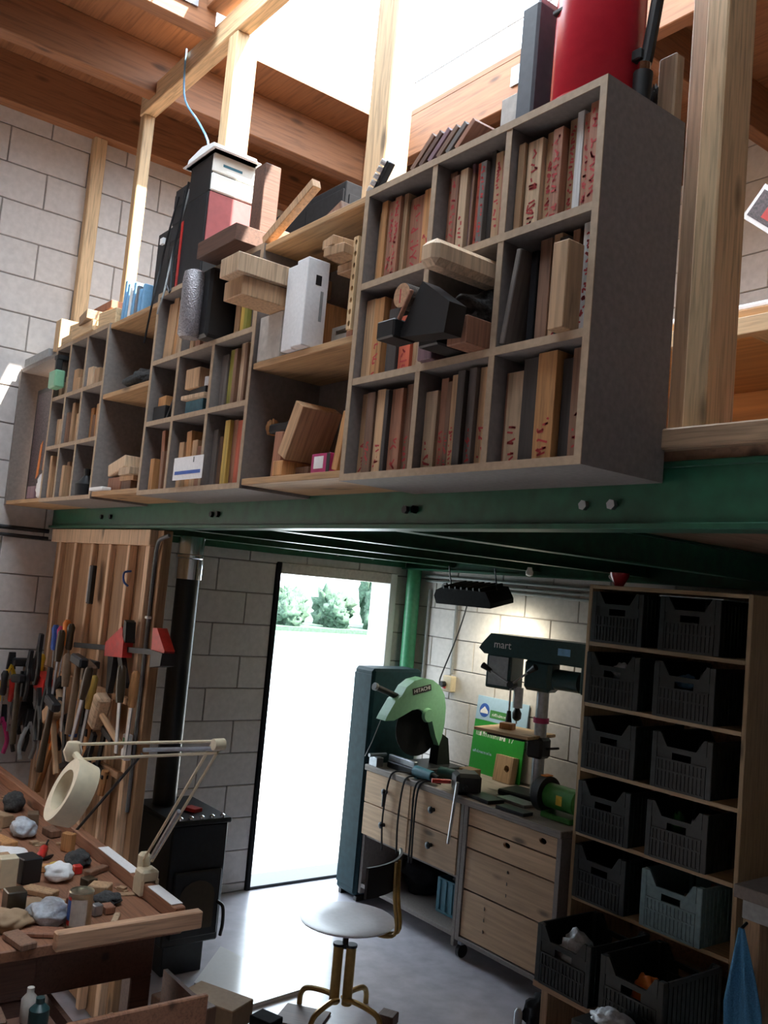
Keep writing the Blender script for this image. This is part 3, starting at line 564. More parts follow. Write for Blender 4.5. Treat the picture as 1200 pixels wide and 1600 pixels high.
for k, (x0, lab) in enumerate(((-3.40, 'black cable hanging down the black electronics'), (-3.30, 'grey cable looping over the middle shelf front'), (-3.24, 'thin dark cable behind the computer case'))):
    single('cable', MB().tube([(x0+.05, 1.352 if k == 2 else 1.385, 3.48), (x0+.01, 1.352 if k == 2 else 1.375, 3.33), (x0-.02, 1.35 if k == 2 else 1.37, 3.2), (x0+.03, 1.335, 3.05), (x0-.01, 1.335, 2.88+.1*k)], .004), ['black', 'lamp_grey', 'iron'][k], lab, 'cable', smooth=True)
rw = thing('siren_lamp', 'small red and white lamp on the black electronics', 'lamp', (-3.49, 1.48, 3.382)); MB().lathe([(.03, 0), (.034, .012), (.034, .02)], 14).build('base', 'red', rw, True); MB().lathe([(.034, .02), (.034, .03), (.02, .04)], 14).build('cap', 'white', rw, True)
single('cable', MB().tube([(-3.49, 1.50, 3.45), (-3.56, 1.56, 3.65), (-3.60, 1.60, 3.85), (-3.80, 1.63, 4.05), (-4.02, 1.64, 4.25), (-4.08, 1.645, 4.42), (-4.10, 1.65, 4.55)], .005), 'sky_blue', 'pale blue cable rising from the electronics to the rail', 'cable', smooth=True)
for q, (a, b, mt, ro, lab) in enumerate([((-2.69, 1.37, 3.1285), (-2.615, 1.43, 3.375), 'dark_wood', (0, 0, 0), 'tall dark wood block standing before the computer case'), ((-2.86, 1.27, 3.0705), (-2.585, 1.47, 3.128), 'dark_wood_x', (0, 0, 0), 'dark wooden board lying before the crimson cabinet'), ((-2.58, 1.39, 3.073), (-2.55, 1.45, 3.14), 'bd_r', (0, 0, 0), 'small red-brown scrap between the dark blocks')]): blk(a, b, mt, lab, ro)
def tip(cx, y0, y1, L, h, z0, a, mat, lab):     # a board resting on one lower corner, tipped by a degrees
    t = R_(a); o = MB().box((-L/2, y0, -h/2), (L/2, y1, h/2), .002).build('wood_board', mat); o.location = (cx, 0, z0+abs(math.sin(t))*L/2+math.cos(t)*h/2); o.rotation_euler = (0, t, 0); return tag(o, lab, 'board')
tip(-2.42, 1.356, 1.386, .30, .03, 3.0705, -22, 'bd_t', 'tan lath leaning over the heap on the open section')
blk((-2.50, 1.40, 3.0655), (-2.20, 1.50, 3.095), 'bd_p', 'pale board lying on the roofing board', (0, 0, 0), 'wood_board', 'board')
blk((-2.46, 1.41, 3.0955), (-2.30, 1.49, 3.105), 'paper', 'white papers on top of the pale board', (0, 0, 4), 'papers', 'paper')
tip(-2.45, 1.506, 1.545, .24, .07, 3.0705, -18, 'bd_b', 'dark brown board propped in the heap')
tip(-2.26, 1.55, 1.58, .24, .025, 3.0655, 20, 'dark_wood_x', 'thin dark lath behind the pale board')
r_ = thing('knob_rail', 'black rail with a row of white knobs on the big shelf corner', 'rail', (-1.985, 1.365, 3.073)); M2 = RY(40)
MB(M=M2).box((0, 0, .0), (.02, .02, .10), .002).build('rail', 'black', r_)
for k in range(5): MB(M=M2).cyl((-.004, -.012, .01+k*.02), (.003, .0, .01+k*.02), .008, n=10).build('knob', 'white', r_)
blk((-1.86, 1.52, 3.071), (-1.75, 1.60, 3.13), 'offwhite', 'pale cardboard box on the big shelf beside the old books', (0, 0, 0), 'box', 'box')
for k in range(6):
    o = MB().box((-.008, 0, 0), (.008, .17, .105-.005*k), .001).build('old_book', ['bd_b', 'dark_wood', 'bd_s', 'bd_b', 'bd_k', 'bd_r'][k]); o.location = (-1.80+k*.034, 1.358, 3.0785); o.rotation_euler = (0, R_(50), 0)
    tag(o, 'old %s book, %s from the pale cardboard box, toppled on the shelf' % (['brown', 'dark', 'plum', 'brown', 'grey', 'reddish'][k], ORD[k]), 'book', 'toppled books on the big shelf')
c_ = blk((-1.60, 1.47, 3.0715), (-1.525, 1.49, 3.235), 'offwhite', 'pale cut panel beside the dark case on the shelf', (0, 0, 0), 'panel', 'panel')
cs = thing('flight_case', 'dark grey case standing beside the red cylinder', 'case', (-1.475, 1.49, 3.072)); MB().box((-.035, -.06, .0), (.022, .07, .34), .006).build('body', 'slate', cs); MB().box((.002, -.05, .34), (.014, .05, .36), .004).build('handle', 'galv', cs)
ex = thing('fire_extinguisher', 'large red fire extinguisher with black hose on the big shelf', 'extinguisher', (-1.31, 1.485, 3.071))
MB().lathe([(.094, 0), (.10, .012), (.10, .44), (.088, .49), (.05, .53), (.03, .54)], 32).build('cylinder', 'red_gloss', ex, True); MB().lathe([(.1025, .02), (.1025, .03)], 32).build('foot_ring', 'red', ex, True)
MB().box((-.06, -.095, .24), (-.02, -.08, .25), .002).build('buckle', 'black', ex); MB().lathe([(.03, .54), (.03, .58), (.015, .6)], 14).build('valve', 'steel', ex, True)
hs = MB().tube([(.0, .0, .58), (.10, .02, .62), (.16, .02, .50), (.145, .02, .30), (.125, .015, .12), (.12, .01, .09)], .014, 9).build('hose', 'black', ex, True); MB().cyl((.12, .01, .075), (.121, .01, .095), .015, n=12).build('ferrule', 'chrome', hs, True); MB().cyl((.118, .01, .0), (.12, .01, .075), .019, .021, 12).build('nozzle', 'black', ex, True); MB().box((.1, -.01, .10), (.125, .02, .125), .003).build('hose_clip', 'black', ex)
bt = thing('hook_block', 'brown wooden upright with black hook behind the hose', 'block', (-1.19, 1.585, 3.071)); MB().box((-.022, -.012, 0), (.025, .02, .15), .004).build('body', 'board_z', bt); MB().lump((-.025, -.016, .03), (.008, .01, .032), 3).build('hook', 'black', bt, True)
# ================================================================== BELOW: slatted timber screen with hand tools
sc = thing('slatted_screen', 'slatted timber screen under the green beam, hung with tools', 'screen', (-4.45, 1.68, 0)); oo = sc.location
MB(oo).box((-5.17, 1.665, .02), (-3.862, 1.68, 2.12), .001).build('back_board', 'panel_wood', sc)
MB(oo).box((-5.17, 1.62, 2.10), (-3.815, 1.69, 2.172), .003).build('top_rail', 'panel_batten', sc)
bx = [-5.09, -4.84, -4.59, -4.35, -4.11]
for x in bx: MB(oo).box((max(x-.06-.11, -5.17), 1.652, .03), (x+.035, 1.664, 2.10), .003).build('slat', 'panel_wood', sc)
for x in bx: MB(oo).box((x+.04, 1.625, .03), (x+.072, 1.664, 2.10), .003).build('batten', 'panel_batten', sc)
MB(oo).box((-3.86, 1.625, 0), (-3.815, 1.69, 2.10), .003).build('end_post', 'panel_batten', sc); MB(oo).box((-3.812, 1.655, 0), (-3.75, 1.70, 2.172), .003).build('end_post', 'panel_wood', sc)
cn = thing('conduit', 'grey electrical conduit with clips down the screen post', 'pipe', (-3.79, 1.60, .9)); oo = cn.location
MB(oo).tube([(-3.79, 1.645, .95), (-3.79, 1.645, 1.9), (-3.79, 1.645, 2.02), (-3.76, 1.64, 2.12), (-3.70, 1.66, 2.15)], .009, 8).build('tube', 'lamp_dark', cn, True)
for z in (1.18, 1.78): MB(oo).box((-3.803, 1.632, z), (-3.777, 1.654, z+.012), .002).build('clip', 'white', cn)
sk = thing('socket', 'white wall socket box with green light on the screen post', 'socket', (-3.80, 1.60, 1.18)); MB().box((-.022, 0, -.01), (.022, .03, .10), .004).build('body', 'white', sk); MB().box((-.012, -.002, .06), (.014, .0, .085), .001).build('green_switch', 'grinder_green', sk)
a = thing('spirit_level', 'short black spirit level hanging on the slatted screen', 'level', (-4.44, 1.60, 1.80)); MB().box((-.022, 0, 0), (.022, .022, .19), .003).build('body', 'black', a); MB().box((-.024, -.001, .005), (-.008, .02, .185), .002).build('silver_face', 'galv', a)
single('hook', MB().tube([(-4.01, 1.632, 1.98), (-4.01, 1.60, 1.97), (-4.015, 1.605, 1.93), (-4.01, 1.625, 1.91)], .005), 'blue', 'small blue hook on the slatted screen', 'hook')
tr = thing('tool_rack', 'wooden tool rack rail fixed across the slatted screen', 'rack', (-4.45, 1.58, 1.40)); MB().box((-.70, .02, 0), (.62, .045, .03), .003).build('rail', 'panel_wood', tr); MB().box((-.70, .02, -.32), (.62, .045, -.29), .003).build('rail', 'panel_wood', tr)
# quick clamp lying across the screen
q = thing('quick_clamp', 'red quick-grip bar clamp hung level across the screen', 'clamp', (-3.95, 1.588, 1.63)); q.rotation_euler = (0, R_(-4), 0)
MB().box((-.58, 0, -.012), (.50, .008, .012), .001).build('bar', 'iron', q); MB().prism([(-.11, -.035), (.10, -.035), (.10, .06), (.07, .10), (-.05, .05), (-.11, .025)], -.02, .025).build('body', 'red', q)
MB().prism([(-.085, -.035), (-.02, -.035), (-.03, -.12), (-.055, -.20), (-.075, -.19)], -.012, .015).build('grip', 'black', q); MB().prism([(.02, -.035), (.07, -.035), (.13, -.14), (.12, -.165), (.06, -.10)], -.01, .012).build('trigger', 'black', q); MB().prism([(.08, .06), (.12, .03), (.115, .12), (.09, .13)], -.02, .025).build('jaw_pad', 'black', q)
MB().prism([(.40, -.02), (.50, -.04), (.53, .01), (.44, .10), (.40, .10)], -.02, .025).build('fixed_jaw', 'red', q); MB().prism([(.42, -.06), (.52, -.05), (.53, .0), (.42, .01)], -.03, .035).build('jaw_pad', 'black', q)
TG = 'hand tools hung on the screen'
HUNG = []
def shape(kind, w=.07, L=.42):    # outline rectangles (x0, x1, z0, z1) and half thickness of a tool, local
    return {'screwdriver': ([(-.017, .017, -.12, .10)], .017), 'pliers': ([(-.04, .04, -.16, .05)], .010), 'hammer': ([(-.014, .014, -.24, .01), (-.05, .055, 0, .036)], .017), 'chisel': ([(-.017, .017, -.16, .12)], .017),
            'bar_clamp': ([(-.02, .09, -L, .008)], .013), 'mallet': ([(-.012, .012, -.2, .0), (-w, w, 0, .06)], .026)}[kind]
def corners(r, p, a, k=1.3):
    c, q = math.cos(R_(a)), math.sin(R_(a)); return [(p[0]+k*(x*c+z*q), p[1]+k*(-x*q+z*c)) for x, z in ((r[0], r[2]), (r[1], r[2]), (r[1], r[3]), (r[0], r[3]))]
def apart(A, B):
    for P in (A, B):
        for i in range(4):
            n = (P[i][1]-P[i-1][1], P[i-1][0]-P[i][0]); a = [n[0]*v[0]+n[1]*v[1] for v in A]; b = [n[0]*v[0]+n[1]*v[1] for v in B]
            if max(a) <= min(b)+1e-5 or max(b) <= min(a)+1e-5: return True
    return False
def hang(plane, u, v, kind, a, back, w=.07, L=.42, pre=None):
    rects, th = shape(kind, w, L); th *= 1.3; best = None
    for r in range(0, 13):
        for e in (range(16) if r else (0,)):
            p = (u+.014*r*math.cos(e*PI/8), v+.011*r*math.sin(e*PI/8)); A = [corners(q, p, a) for q in rects]; dep = 0.0
            for _ in range(40):
                hit = [h for h in HUNG if h[0] == plane and h[2] > dep-.0 and h[1] < dep+2*th and any(not apart(x, y) for x in A for y in h[3])]
                if not hit: break
                dep = max(h[2] for h in hit)+.001
            cost = dep*(1.2 if plane == 'wall' else 3)+.014*r*(2 if plane == 'wall' else 1)
            if best is None or cost < best[0]: best = (cost, p, dep, A)
    _, p, dep, A = best; HUNG.append((plane, dep, dep+2*th, A)); return p, dep+th
def placed(kind, lab, cat, p, ang, **kw):
    if WALL: (u, v), d_ = hang('wall', -p.y, p.z, kind, ang, 0, **kw); t = thing(kind, lab, cat, (-5.139+d_, -u, v), (0, R_(ang), R_(-90)), TG)
    else: (u, v), d_ = hang('screen', p.x, p.z, kind, ang, 0, **kw); t = thing(kind, lab, cat, (u, 1.599-d_, v), (0, R_(ang), 0), TG)
    t.scale = (1.3, 1.3, 1.3); return t
WALL = False
HUNG.append(('screen', -.1, .1, [[(-4.53, 1.55), (-3.45, 1.63), (-3.45, 1.67), (-4.53, 1.60)], [(-4.08, 1.60), (-3.83, 1.60), (-3.83, 1.77), (-4.08, 1.75)], [(-4.05, 1.43), (-3.81, 1.43), (-3.81, 1.61), (-4.05, 1.61)]]))   # the bar clamp hangs there
def screwdriver(p, ang, mat, lab, L=.22):
    t = placed('screwdriver', lab, 'screwdriver', p, ang); MB().lathe([(.010, 0), (.014, .01), (.013, .06), (.016, .085), (.009, .10)], 10).build('handle', mat, t, True); MB().cyl((0, 0, .0), (0, 0, -L+.1), .0035, n=6).build('shaft', 'steel', t)
def pliers(p, ang, mat, lab):
    t = placed('pliers', lab, 'pliers', p, ang)
    for s in (-1, 1): MB().tube([(0, 0, 0), (s*.018, 0, -.05), (s*.03, 0, -.10), (s*.02, 0, -.15)], .009, 7).build('handle', mat, t, True)
    MB().prism([(-.018, -.02), (.018, -.02), (.012, .05), (-.012, .05)], -.007, .007).build('jaw', 'iron', t)
def hammer(p, ang, mat, lab):
    t = placed('hammer', lab, 'hammer', p, ang); MB().cyl((0, 0, -.24), (0, 0, .01), .013, .011, 9).build('handle', mat, t, True); MB().box((-.05, -.016, .0), (.055, .016, .034), .006).build('head', 'iron', t)
def chisel(p, ang, mat, lab):
    t = placed('chisel', lab, 'chisel', p, ang); MB().lathe([(.012, 0), (.016, .05), (.014, .11), (.008, .12)], 10).build('handle', mat, t, True); MB().box((-.011, -.002, -.16), (.011, .002, 0), .0005).build('blade', 'steel', t)
def fclamp(p, ang, lab, L=.42):
    t = placed('bar_clamp', lab, 'clamp', p, ang, L=L); MB().box((-.013, -.004, -L), (.013, .004, 0), .001).build('bar', 'black', t); MB().box((-.013, -.01, -.02), (.09, .01, .006), .003).build('fixed_jaw', 'iron', t); MB().box((-.02, -.012, -L*.62), (.085, .012, -L*.55), .003).build('sliding_jaw', 'iron', t); MB().cyl((.075, 0, -L*.86), (.075, 0, -L*.5), .012, n=9).build('wood_handle', 'bd_o', t, True)
def mallet(p, ang, lab, mat='bd_o', w=.07):
    t = placed('mallet', lab, 'mallet', p, ang, w=w); MB().cyl((0, 0, -.2), (0, 0, .02), .011, n=9).build('handle', 'bd_t', t, True); MB().box((-w, -.025, .0), (w, .025, .06), .008).build('head', mat, t)
Y = 1.555
def tp(x, y): return onY(x, y, Y)
_p = tp(60, 1072); blk((_p.x-.05, 1.545, _p.z-.03), (_p.x+.10, 1.599, _p.z+.06), 'red', 'red tool box lid among the hanging tools', (0, 12, 0), 'tool_box', 'box'); HUNG.append(('screen', -.1, .056, [corners((-.05, .10, -.03, .06), (_p.x, _p.z), 12, 1.0)]))
HUNG.append(('wall', -9, 9, [[(-3, 0), (-1.612, 0), (-1.612, 3), (-3, 3)]]))   # the screen stands there
HUNG.append(('screen', -9, 9, [[(-6, 0), (-5.02, 0), (-5.02, 3), (-6, 3)]]))   # room for the tools on the wall
fclamp(tp(130, 1032), 0, 'black upright bar clamp in the middle of the screen')
mallet(tp(167, 1085), -70, 'pale wooden mallet lying level right of the bar clamp', 'bd_p', .06)
hammer(tp(85, 1078), -38, 'bd_p', 'hammer with pale handle slanting across the tool heap')
chisel(tp(152, 1122), 14, 'bd_y', 'chisel with yellow handle under the wooden mallet')
fclamp(tp(160, 1095), 14, 'small dark bar clamp beside the chisel', .24)
screwdriver(tp(92, 1015), 6, 'orange', 'tall screwdriver with orange handle above the red tools')
screwdriver(tp(90, 1040), 3, 'magenta', 'screwdriver with crimson handle below the orange one')
screwdriver(tp(78, 1032), -4, 'blue', 'screwdriver with blue handle by the black pliers')
screwdriver(tp(54, 1060), 4, 'yellow', 'screwdriver with yellow handle beside the red box')
pliers(tp(70, 1010), 8, 'black', 'black handled pliers at the top of the tool heap')
pliers(tp(105, 1085), -8, 'blue', 'blue handled pliers under the slanting hammer')
pliers(tp(95, 1110), 20, 'orange', 'orange handled pliers low on the screen')
fclamp(tp(103, 1120), -18, 'slanted black bar clamp beneath the hammer handle', .30)
mallet(tp(85, 1150), 20, 'wooden mallet at the foot of the tool heap')
mallet(tp(140, 1060), 10, 'small brown mallet behind the upright bar clamp', 'tool_mid', .05)
chisel(tp(118, 1070), -5, 'tool_mid', 'brown handled chisel left of the upright bar clamp')
chisel(tp(108, 1050), 5, 'oil', 'dark handled chisel near the screen middle')
hammer(tp(150, 1040), 5, 'tool_mid', 'dark headed hammer right of the upright bar clamp')
chisel(tp(178, 1078), 4, 'bd_o', 'chisel with orange wood handle under the red clamp')
mallet(tp(112, 1140), -30, 'tan mallet lying low before the screen', 'bd_t', .05)
for x, y, kd, an, mt, lab in [(62, 1035, pliers, 10, 'iron', 'steel pliers left of the orange screwdriver'), (44, 1062, hammer, -6, 'oil', 'dark handled hammer at the screen edge'), (72, 1095, pliers, -14, 'black', 'black pliers below the red box'), (120, 1105, hammer, 12, 'oil', 'dark hammer left of the upright bar clamp'), (60, 1130, chisel, -10, 'tool_mid', 'brown chisel low at the screen edge'), (98, 1065, pliers, 4, 'iron', 'grey pliers beside the slanting hammer'), (140, 1085, chisel, 20, 'oil', 'dark chisel crossing the upright bar clamp'), (75, 1125, hammer, 30, 'bd_o', 'hammer with orange wood handle at the heap foot'), (182, 1080, chisel, -6, 'oil', 'dark chisel under the clamp trigger'), (115, 1020, screwdriver, 0, 'oil', 'dark handled screwdriver left of the red clamp'), (145, 1150, pliers, 24, 'black', 'black pliers lowest beside the chisel')]: kd(tp(x, y), an, mt, lab)
TW = 'hand tools hung on the block wall'; TG = TW; WALL = True
def tw(x, y): return onX(x, y, -5.12)
for k, (x, y, kind, mt, lab) in enumerate([(18, 1038, 'p', 'yellow', 'yellow handled pliers on the block wall'), (38, 1040, 'h', 'tool_mid', 'brown handled hammer on the block wall'), (30, 1065, 'p', 'black', 'black pliers under the yellow ones'), (45, 1085, 'p', 'black', 'second black pliers low on the block wall'), (14, 1095, 's', 'red', 'long screwdriver with red handle on the block wall'), (4, 1120, 'p', 'magenta', 'magenta handled snips at the wall end'), (25, 1110, 'p', 'iron', 'steel snips hanging below the black pliers'), (38, 1120, 'p', 'lamp_grey', 'grey pliers hanging lowest on the wall'), (10, 1085, 's', 'black', 'long black screwdriver at the wall end'), (50, 1120, 'c', 'tool_mid', 'brown handled chisel on the block wall')]):
    P_ = tw(x, y)
    {'p': pliers, 'h': hammer, 's': screwdriver, 'c': chisel}[kind](P_, 0, mt, lab)
for k, (x0, x1) in enumerate(((1.30, 1.44), (1.46, 1.60))):
    single('peg_rail', MB().box((-5.199, x0, 1.30), (-5.14, x1, 1.33), .003), 'panel_wood', ['short peg rail on the block wall near the screen corner', 'peg rail touching the screen corner'][1-k if k else 1] if 0 else ['outer short peg rail on the block wall', 'inner short peg rail on the block wall by the screen'][k], 'rail')

for k, (z, r) in enumerate(((2.155, .012), (2.115, .009))): single('wall_pipe', MB().cyl((-5.17, .6, z), (-5.17, 1.60, z), r, n=8), 'iron', ['upper dark pipe along the block wall under the shelves', 'lower thin pipe along the block wall under the shelves'][k], 'pipe', smooth=True)
# ================================================================== STOVE
st = thing('wood_stove', 'black wood stove with arched glass door by the block wall', 'stove', (-4.43, 2.225, 0)); oo = st.location
MB(oo).box((-4.66, 2.07, .16), (-4.2, 2.38, .745), .008).build('body', 'stove', st); MB(oo).box((-4.67, 2.06, .745), (-4.185, 2.39, .77), .006).build('top_plate', 'iron', st); MB(oo).box((-4.62, 2.11, .0), (-4.25, 2.33, .16), .004).build('base', 'stove', st)
dr = MB(oo).box((-4.199, 2.10, .20), (-4.18, 2.36, .52), .006).build('fire_door', 'stove', st)
arc = [(2.135, .24), (2.325, .24), (2.325, .40)]+[(2.23+.095*math.cos(t*PI/8), .40+.075*math.sin(t*PI/8)) for t in range(1, 8)]+[(2.135, .40)]
MB(oo).prism(arc, -4.178, -4.176, 'x').build('glass', 'oil', dr); MB(oo).tube([(-4.18, 2.345, .36), (-4.15, 2.365, .34), (-4.145, 2.37, .26), (-4.15, 2.365, .2)], .009).build('handle', 'black', dr, True)
for k in range(5): MB(oo).lathe([(.014, 0), (.014, .012), (.006, .018)], 10, (-4.21, 2.11+k*.058, .77)).build('knob', 'chrome', st, True)
blk((-4.40, 2.22, .771), (-4.32, 2.28, .79), 'red', 'small red box lying on top of the stove', (0, 0, 20), 'match_box', 'box')
pp = thing('flue_pipe', 'black flue pipe with shiny steel sleeve above the stove', 'pipe', (-4.55, 2.175, .77)); MB().cyl((0, 0, 0), (0, 0, 1.22), .062, n=20).build('black_pipe', 'stove', pp, True); MB().lathe([(.072, 1.19), (.072, 1.30), (.078, 1.305), (.078, 1.32), (.072, 1.325), (.072, 1.42)], 20).build('sleeve', 'chrome', pp, True)

# ================================================================== WORK TABLE in front of the screen
tb = thing('work_table', 'cluttered wooden work table with raised lips and drawers', 'table', (-3.45, .95, 0)); oo = tb.location
MB(oo).box((-5.15, .35, .84), (-2.736, 1.42, .875), .004).build('table_top', 'table_wood', tb); MB(oo).box((-5.15, 1.385, .8755), (-2.736, 1.425, .925), .004).build('back_lip', 'table_wood', tb)
MB(oo).box((-2.735, 1.0, .86), (-2.70, 1.47, .915), .004).build('side_lip', 'lip_wood', tb); MB(oo).box((-5.05, .45, .70), (-2.80, 1.36, .8395), .003).build('apron', 'dark_wood_x', tb)
for x in (-5.05, -2.87):
    for y in (.45, 1.29): MB(oo).box((x, y, 0), (x+.07, y+.07, .70), .004).build('leg', 'dark_wood', tb)
dw = MB(oo); dw.box((-2.86, 1.04, .575), (-2.62, 1.055, .68)); dw.box((-2.86, 1.43, .575), (-2.62, 1.445, .68)); dw.box((-2.86, 1.04, .56), (-2.62, 1.445, .574)); d_ = dw.build('drawer', 'dark_wood', tb); MB(oo).box((-2.62, 1.02, .55), (-2.60, 1.465, .695), .004).build('drawer_front', 'table_wood', d_)
MB(oo).box((-2.80, .50, .715), (-2.785, .98, .83), .003).build('drawer_front', 'dark_wood', tb); MB(oo).box((-2.86, .45, .45), (-2.80, 1.02, .70), .003).build('side_panel', 'dark_wood', tb)
single('masking_tape', MB().box((-3.42, 1.384, .926), (-3.10, 1.424, .928)), 'paper', 'strip of white tape on the table back lip', 'tape')
single('masking_tape', MB().box((-2.95, 1.384, .926), (-2.76, 1.424, .928)), 'paper', 'second strip of white tape at the lip corner', 'tape')
Z = .876
TPOS = []
def tz(x, y, z=Z): TPOS.append(onZ(x, y, z)); return onZ(x, y, z)
cn = thing('paint_can', 'tin can with blue and red label on the work table', 'can', tz(122, 1447)); MB().lathe([(.035, 0), (.037, .004), (.036, .10), (.038, .106), (.036, .11), (.034, .105)], 22).build('tin', 'tin', cn, True)
def band(z0, z1, mat, a0, a1, nm):
    m = MB(); n = 8
    vs = [(.0378*math.cos(a0+(a1-a0)*i/n), .0378*math.sin(a0+(a1-a0)*i/n), z) for z in (z0, z1) for i in range(n+1)]
    m.add(vs, [(i, i+1, n+2+i, n+1+i) for i in range(n)]); m.build(nm, mat, cn)
band(.025, .085, 'blue', -2.4, -1.2, 'blue_label'); band(.01, .025, 'red', -2.4, -1.2, 'red_stripe'); band(.085, .095, 'red', -2.4, -1.2, 'red_stripe'); band(.01, .09, 'offwhite', -1.2, 0.2, 'white_label')
clut = [((75, 1440), (.07, .06, .035), 'plastic_bag', 'crumpled clear plastic bag beside the tin can', 'plastic_bag', 'bag', 51), ((36, 1306), (.07, .045, .04), 'plastic_bag', 'crumpled white plastic bag behind the magnifier', 'plastic_bag', 'bag', 52), ((90, 1374), (.06, .05, .03), 'paper', 'crumpled pinkish paper near the red screwdriver', 'paper', 'paper', 53), ((18, 1336), (.09, .06, .010), 'paper', 'flat sheet of paper on the table', 'paper', 'paper', 54), ((122, 1352), (.05, .045, .03), 'rag', 'dark rag by the table back lip', 'rag', 'cloth', 55), ((55, 1420), (.07, .05, .012), 'cardboard', 'flat cardboard scrap under the black cable', 'cardboard', 'cardboard', 56), ((168, 1412), (.045, .04, .02), 'rag', 'grey rag in the table corner', 'rag', 'cloth', 57), ((15, 1450), (.07, .06, .03), 'cardboard', 'brown crumpled paper at the table edge', 'paper', 'paper', 58), ((20, 1266), (.06, .045, .045), 'rag', 'dark round bundle at the wall end of the table', 'rag', 'cloth', 59)]
for (x, y), sz, mt, lab, nm, ct, sd in clut: lumpy(tz(x, y), sz, mt, lab, sd, nm, ct, amp=.17, fq=1.9)
def tbox(x, y, sx, sy, sz, rz, mt, lab, nm='block', ct='block'):
    p = tz(x, y); o = MB().box((-sx/2, -sy/2, 0), (sx/2, sy/2, sz), .003).build(nm, mt); o.location = (p.x, p.y, Z+.0005); o.rotation_euler = (0, 0, R_(rz)); return tag(o, lab, ct)
tbox(40, 1376, .08, .07, .085, 10, 'black', 'black box on the table behind the cable', 'box', 'box'); tbox(8, 1385, .05, .06, .10, 0, 'cream', 'cream bottle-like box at the table end', 'box', 'box')
tbox(105, 1330, .05, .03, .07, 30, 'bd_o', 'orange wooden wedge standing on the table', 'wedge', 'block'); tbox(155, 1400, .07, .06, .04, 50, 'bd_t', 'tan wooden block in the table corner'); tbox(120, 1365, .03, .03, .03, 0, 'red', 'tiny red cube on the table'); tbox(95, 1360, .10, .03, .02, 20, 'bd_y', 'yellow stick lying on the table', 'stick', 'stick')
tbox(2, 1318, .14, .06, .02, 15, 'bd_o', 'orange board lying on the table near the wall', 'wood_board', 'board'); tbox(60, 1460, .14, .06, .014, 60, 'bd_r', 'reddish lath lying at the table edge', 'stick', 'stick'); tbox(180, 1440, .08, .02, .015, -30, 'bd_p', 'pale stick in front of the tin can', 'stick', 'stick'); tbox(150, 1430, .03, .03, .035, 10, 'galv', 'small shiny metal cap near the tin can', 'cap', 'cap'); tbox(3, 1352, .05, .05, .04, 0, 'bd_t', 'small tan block by the flat paper')
p = tz(70, 1322, .9); sdr = thing('screwdriver', 'red handled screwdriver lying on the table', 'screwdriver', (p.x, p.y, Z+.018), (R_(90), 0, R_(65))); MB().lathe([(.011, 0), (.016, .015), (.014, .07), (.017, .10), (.009, .12)], 10).build('handle', 'red', sdr, True); MB().cyl((0, 0, 0), (0, 0, -.1), .004, n=6).build('shaft', 'iron', sdr)
for x, y, sx, sy, sz, rz, mt, lab, nm, ct in [(20, 1425, .06, .06, .07, 0, 'oil', 'dark square jar at the table end', 'jar', 'jar'), (62, 1398, .12, .05, .02, 35, 'bd_t', 'tan offcut crossing the table middle', 'offcut', 'offcut'), (112, 1405, .09, .035, .02, -20, 'bd_r', 'reddish stick behind the tin can', 'stick', 'stick'), (138, 1385, .05, .04, .03, 15, 'oil', 'dark block near the table corner', 'block', 'block'), (64, 1362, .06, .03, .025, 70, 'bd_o', 'orange stub by the black box', 'offcut', 'offcut'), (80, 1306, .08, .045, .03, 10, 'bd_b', 'brown block under the magnifier', 'block', 'block'), (1, 1290, .09, .05, .05, 20, 'cardboard', 'small cardboard box at the wall end of the table', 'box', 'box'), (50, 1290, .06, .045, .055, -15, 'tool_mid', 'brown box behind the magnifier head', 'box', 'box'), (85, 1415, .06, .04, .02, 40, 'bd_p', 'pale offcut left of the tin can', 'offcut', 'offcut'), (150, 1365, .10, .03, .02, -60, 'bd_b', 'dark lath along the table back lip', 'stick', 'stick'), (30, 1475, .12, .05, .02, 10, 'bd_b', 'brown lath at the front table edge', 'stick', 'stick'), (168, 1426, .045, .035, .025, 0, 'bd_r', 'reddish block in the lip corner', 'block', 'block')]: tbox(x, y, sx, sy, sz, rz, mt, lab, nm, ct)
rr = random.Random(3); m = MB()
for k in range(420):
    x, y = rr.uniform(-4.8, -2.8), rr.uniform(.5, 1.36)
    if any((x-q.x)**2+(y-q.y)**2 < .085**2 for q in TPOS): continue
    a = rr.uniform(0, 180); sx, sy, sz = rr.uniform(.006, .035), rr.uniform(.004, .016), rr.uniform(.002, .012)
    m.box((-sx, -sy, 0), (sx, sy, sz), 0, T(x, y, Z) @ RZ(a))
o = m.build('wood_scraps', 'board_x', None); tag(o, 'litter of wood scraps and shavings over the work table', 'scraps'); o['kind'] = 'stuff'
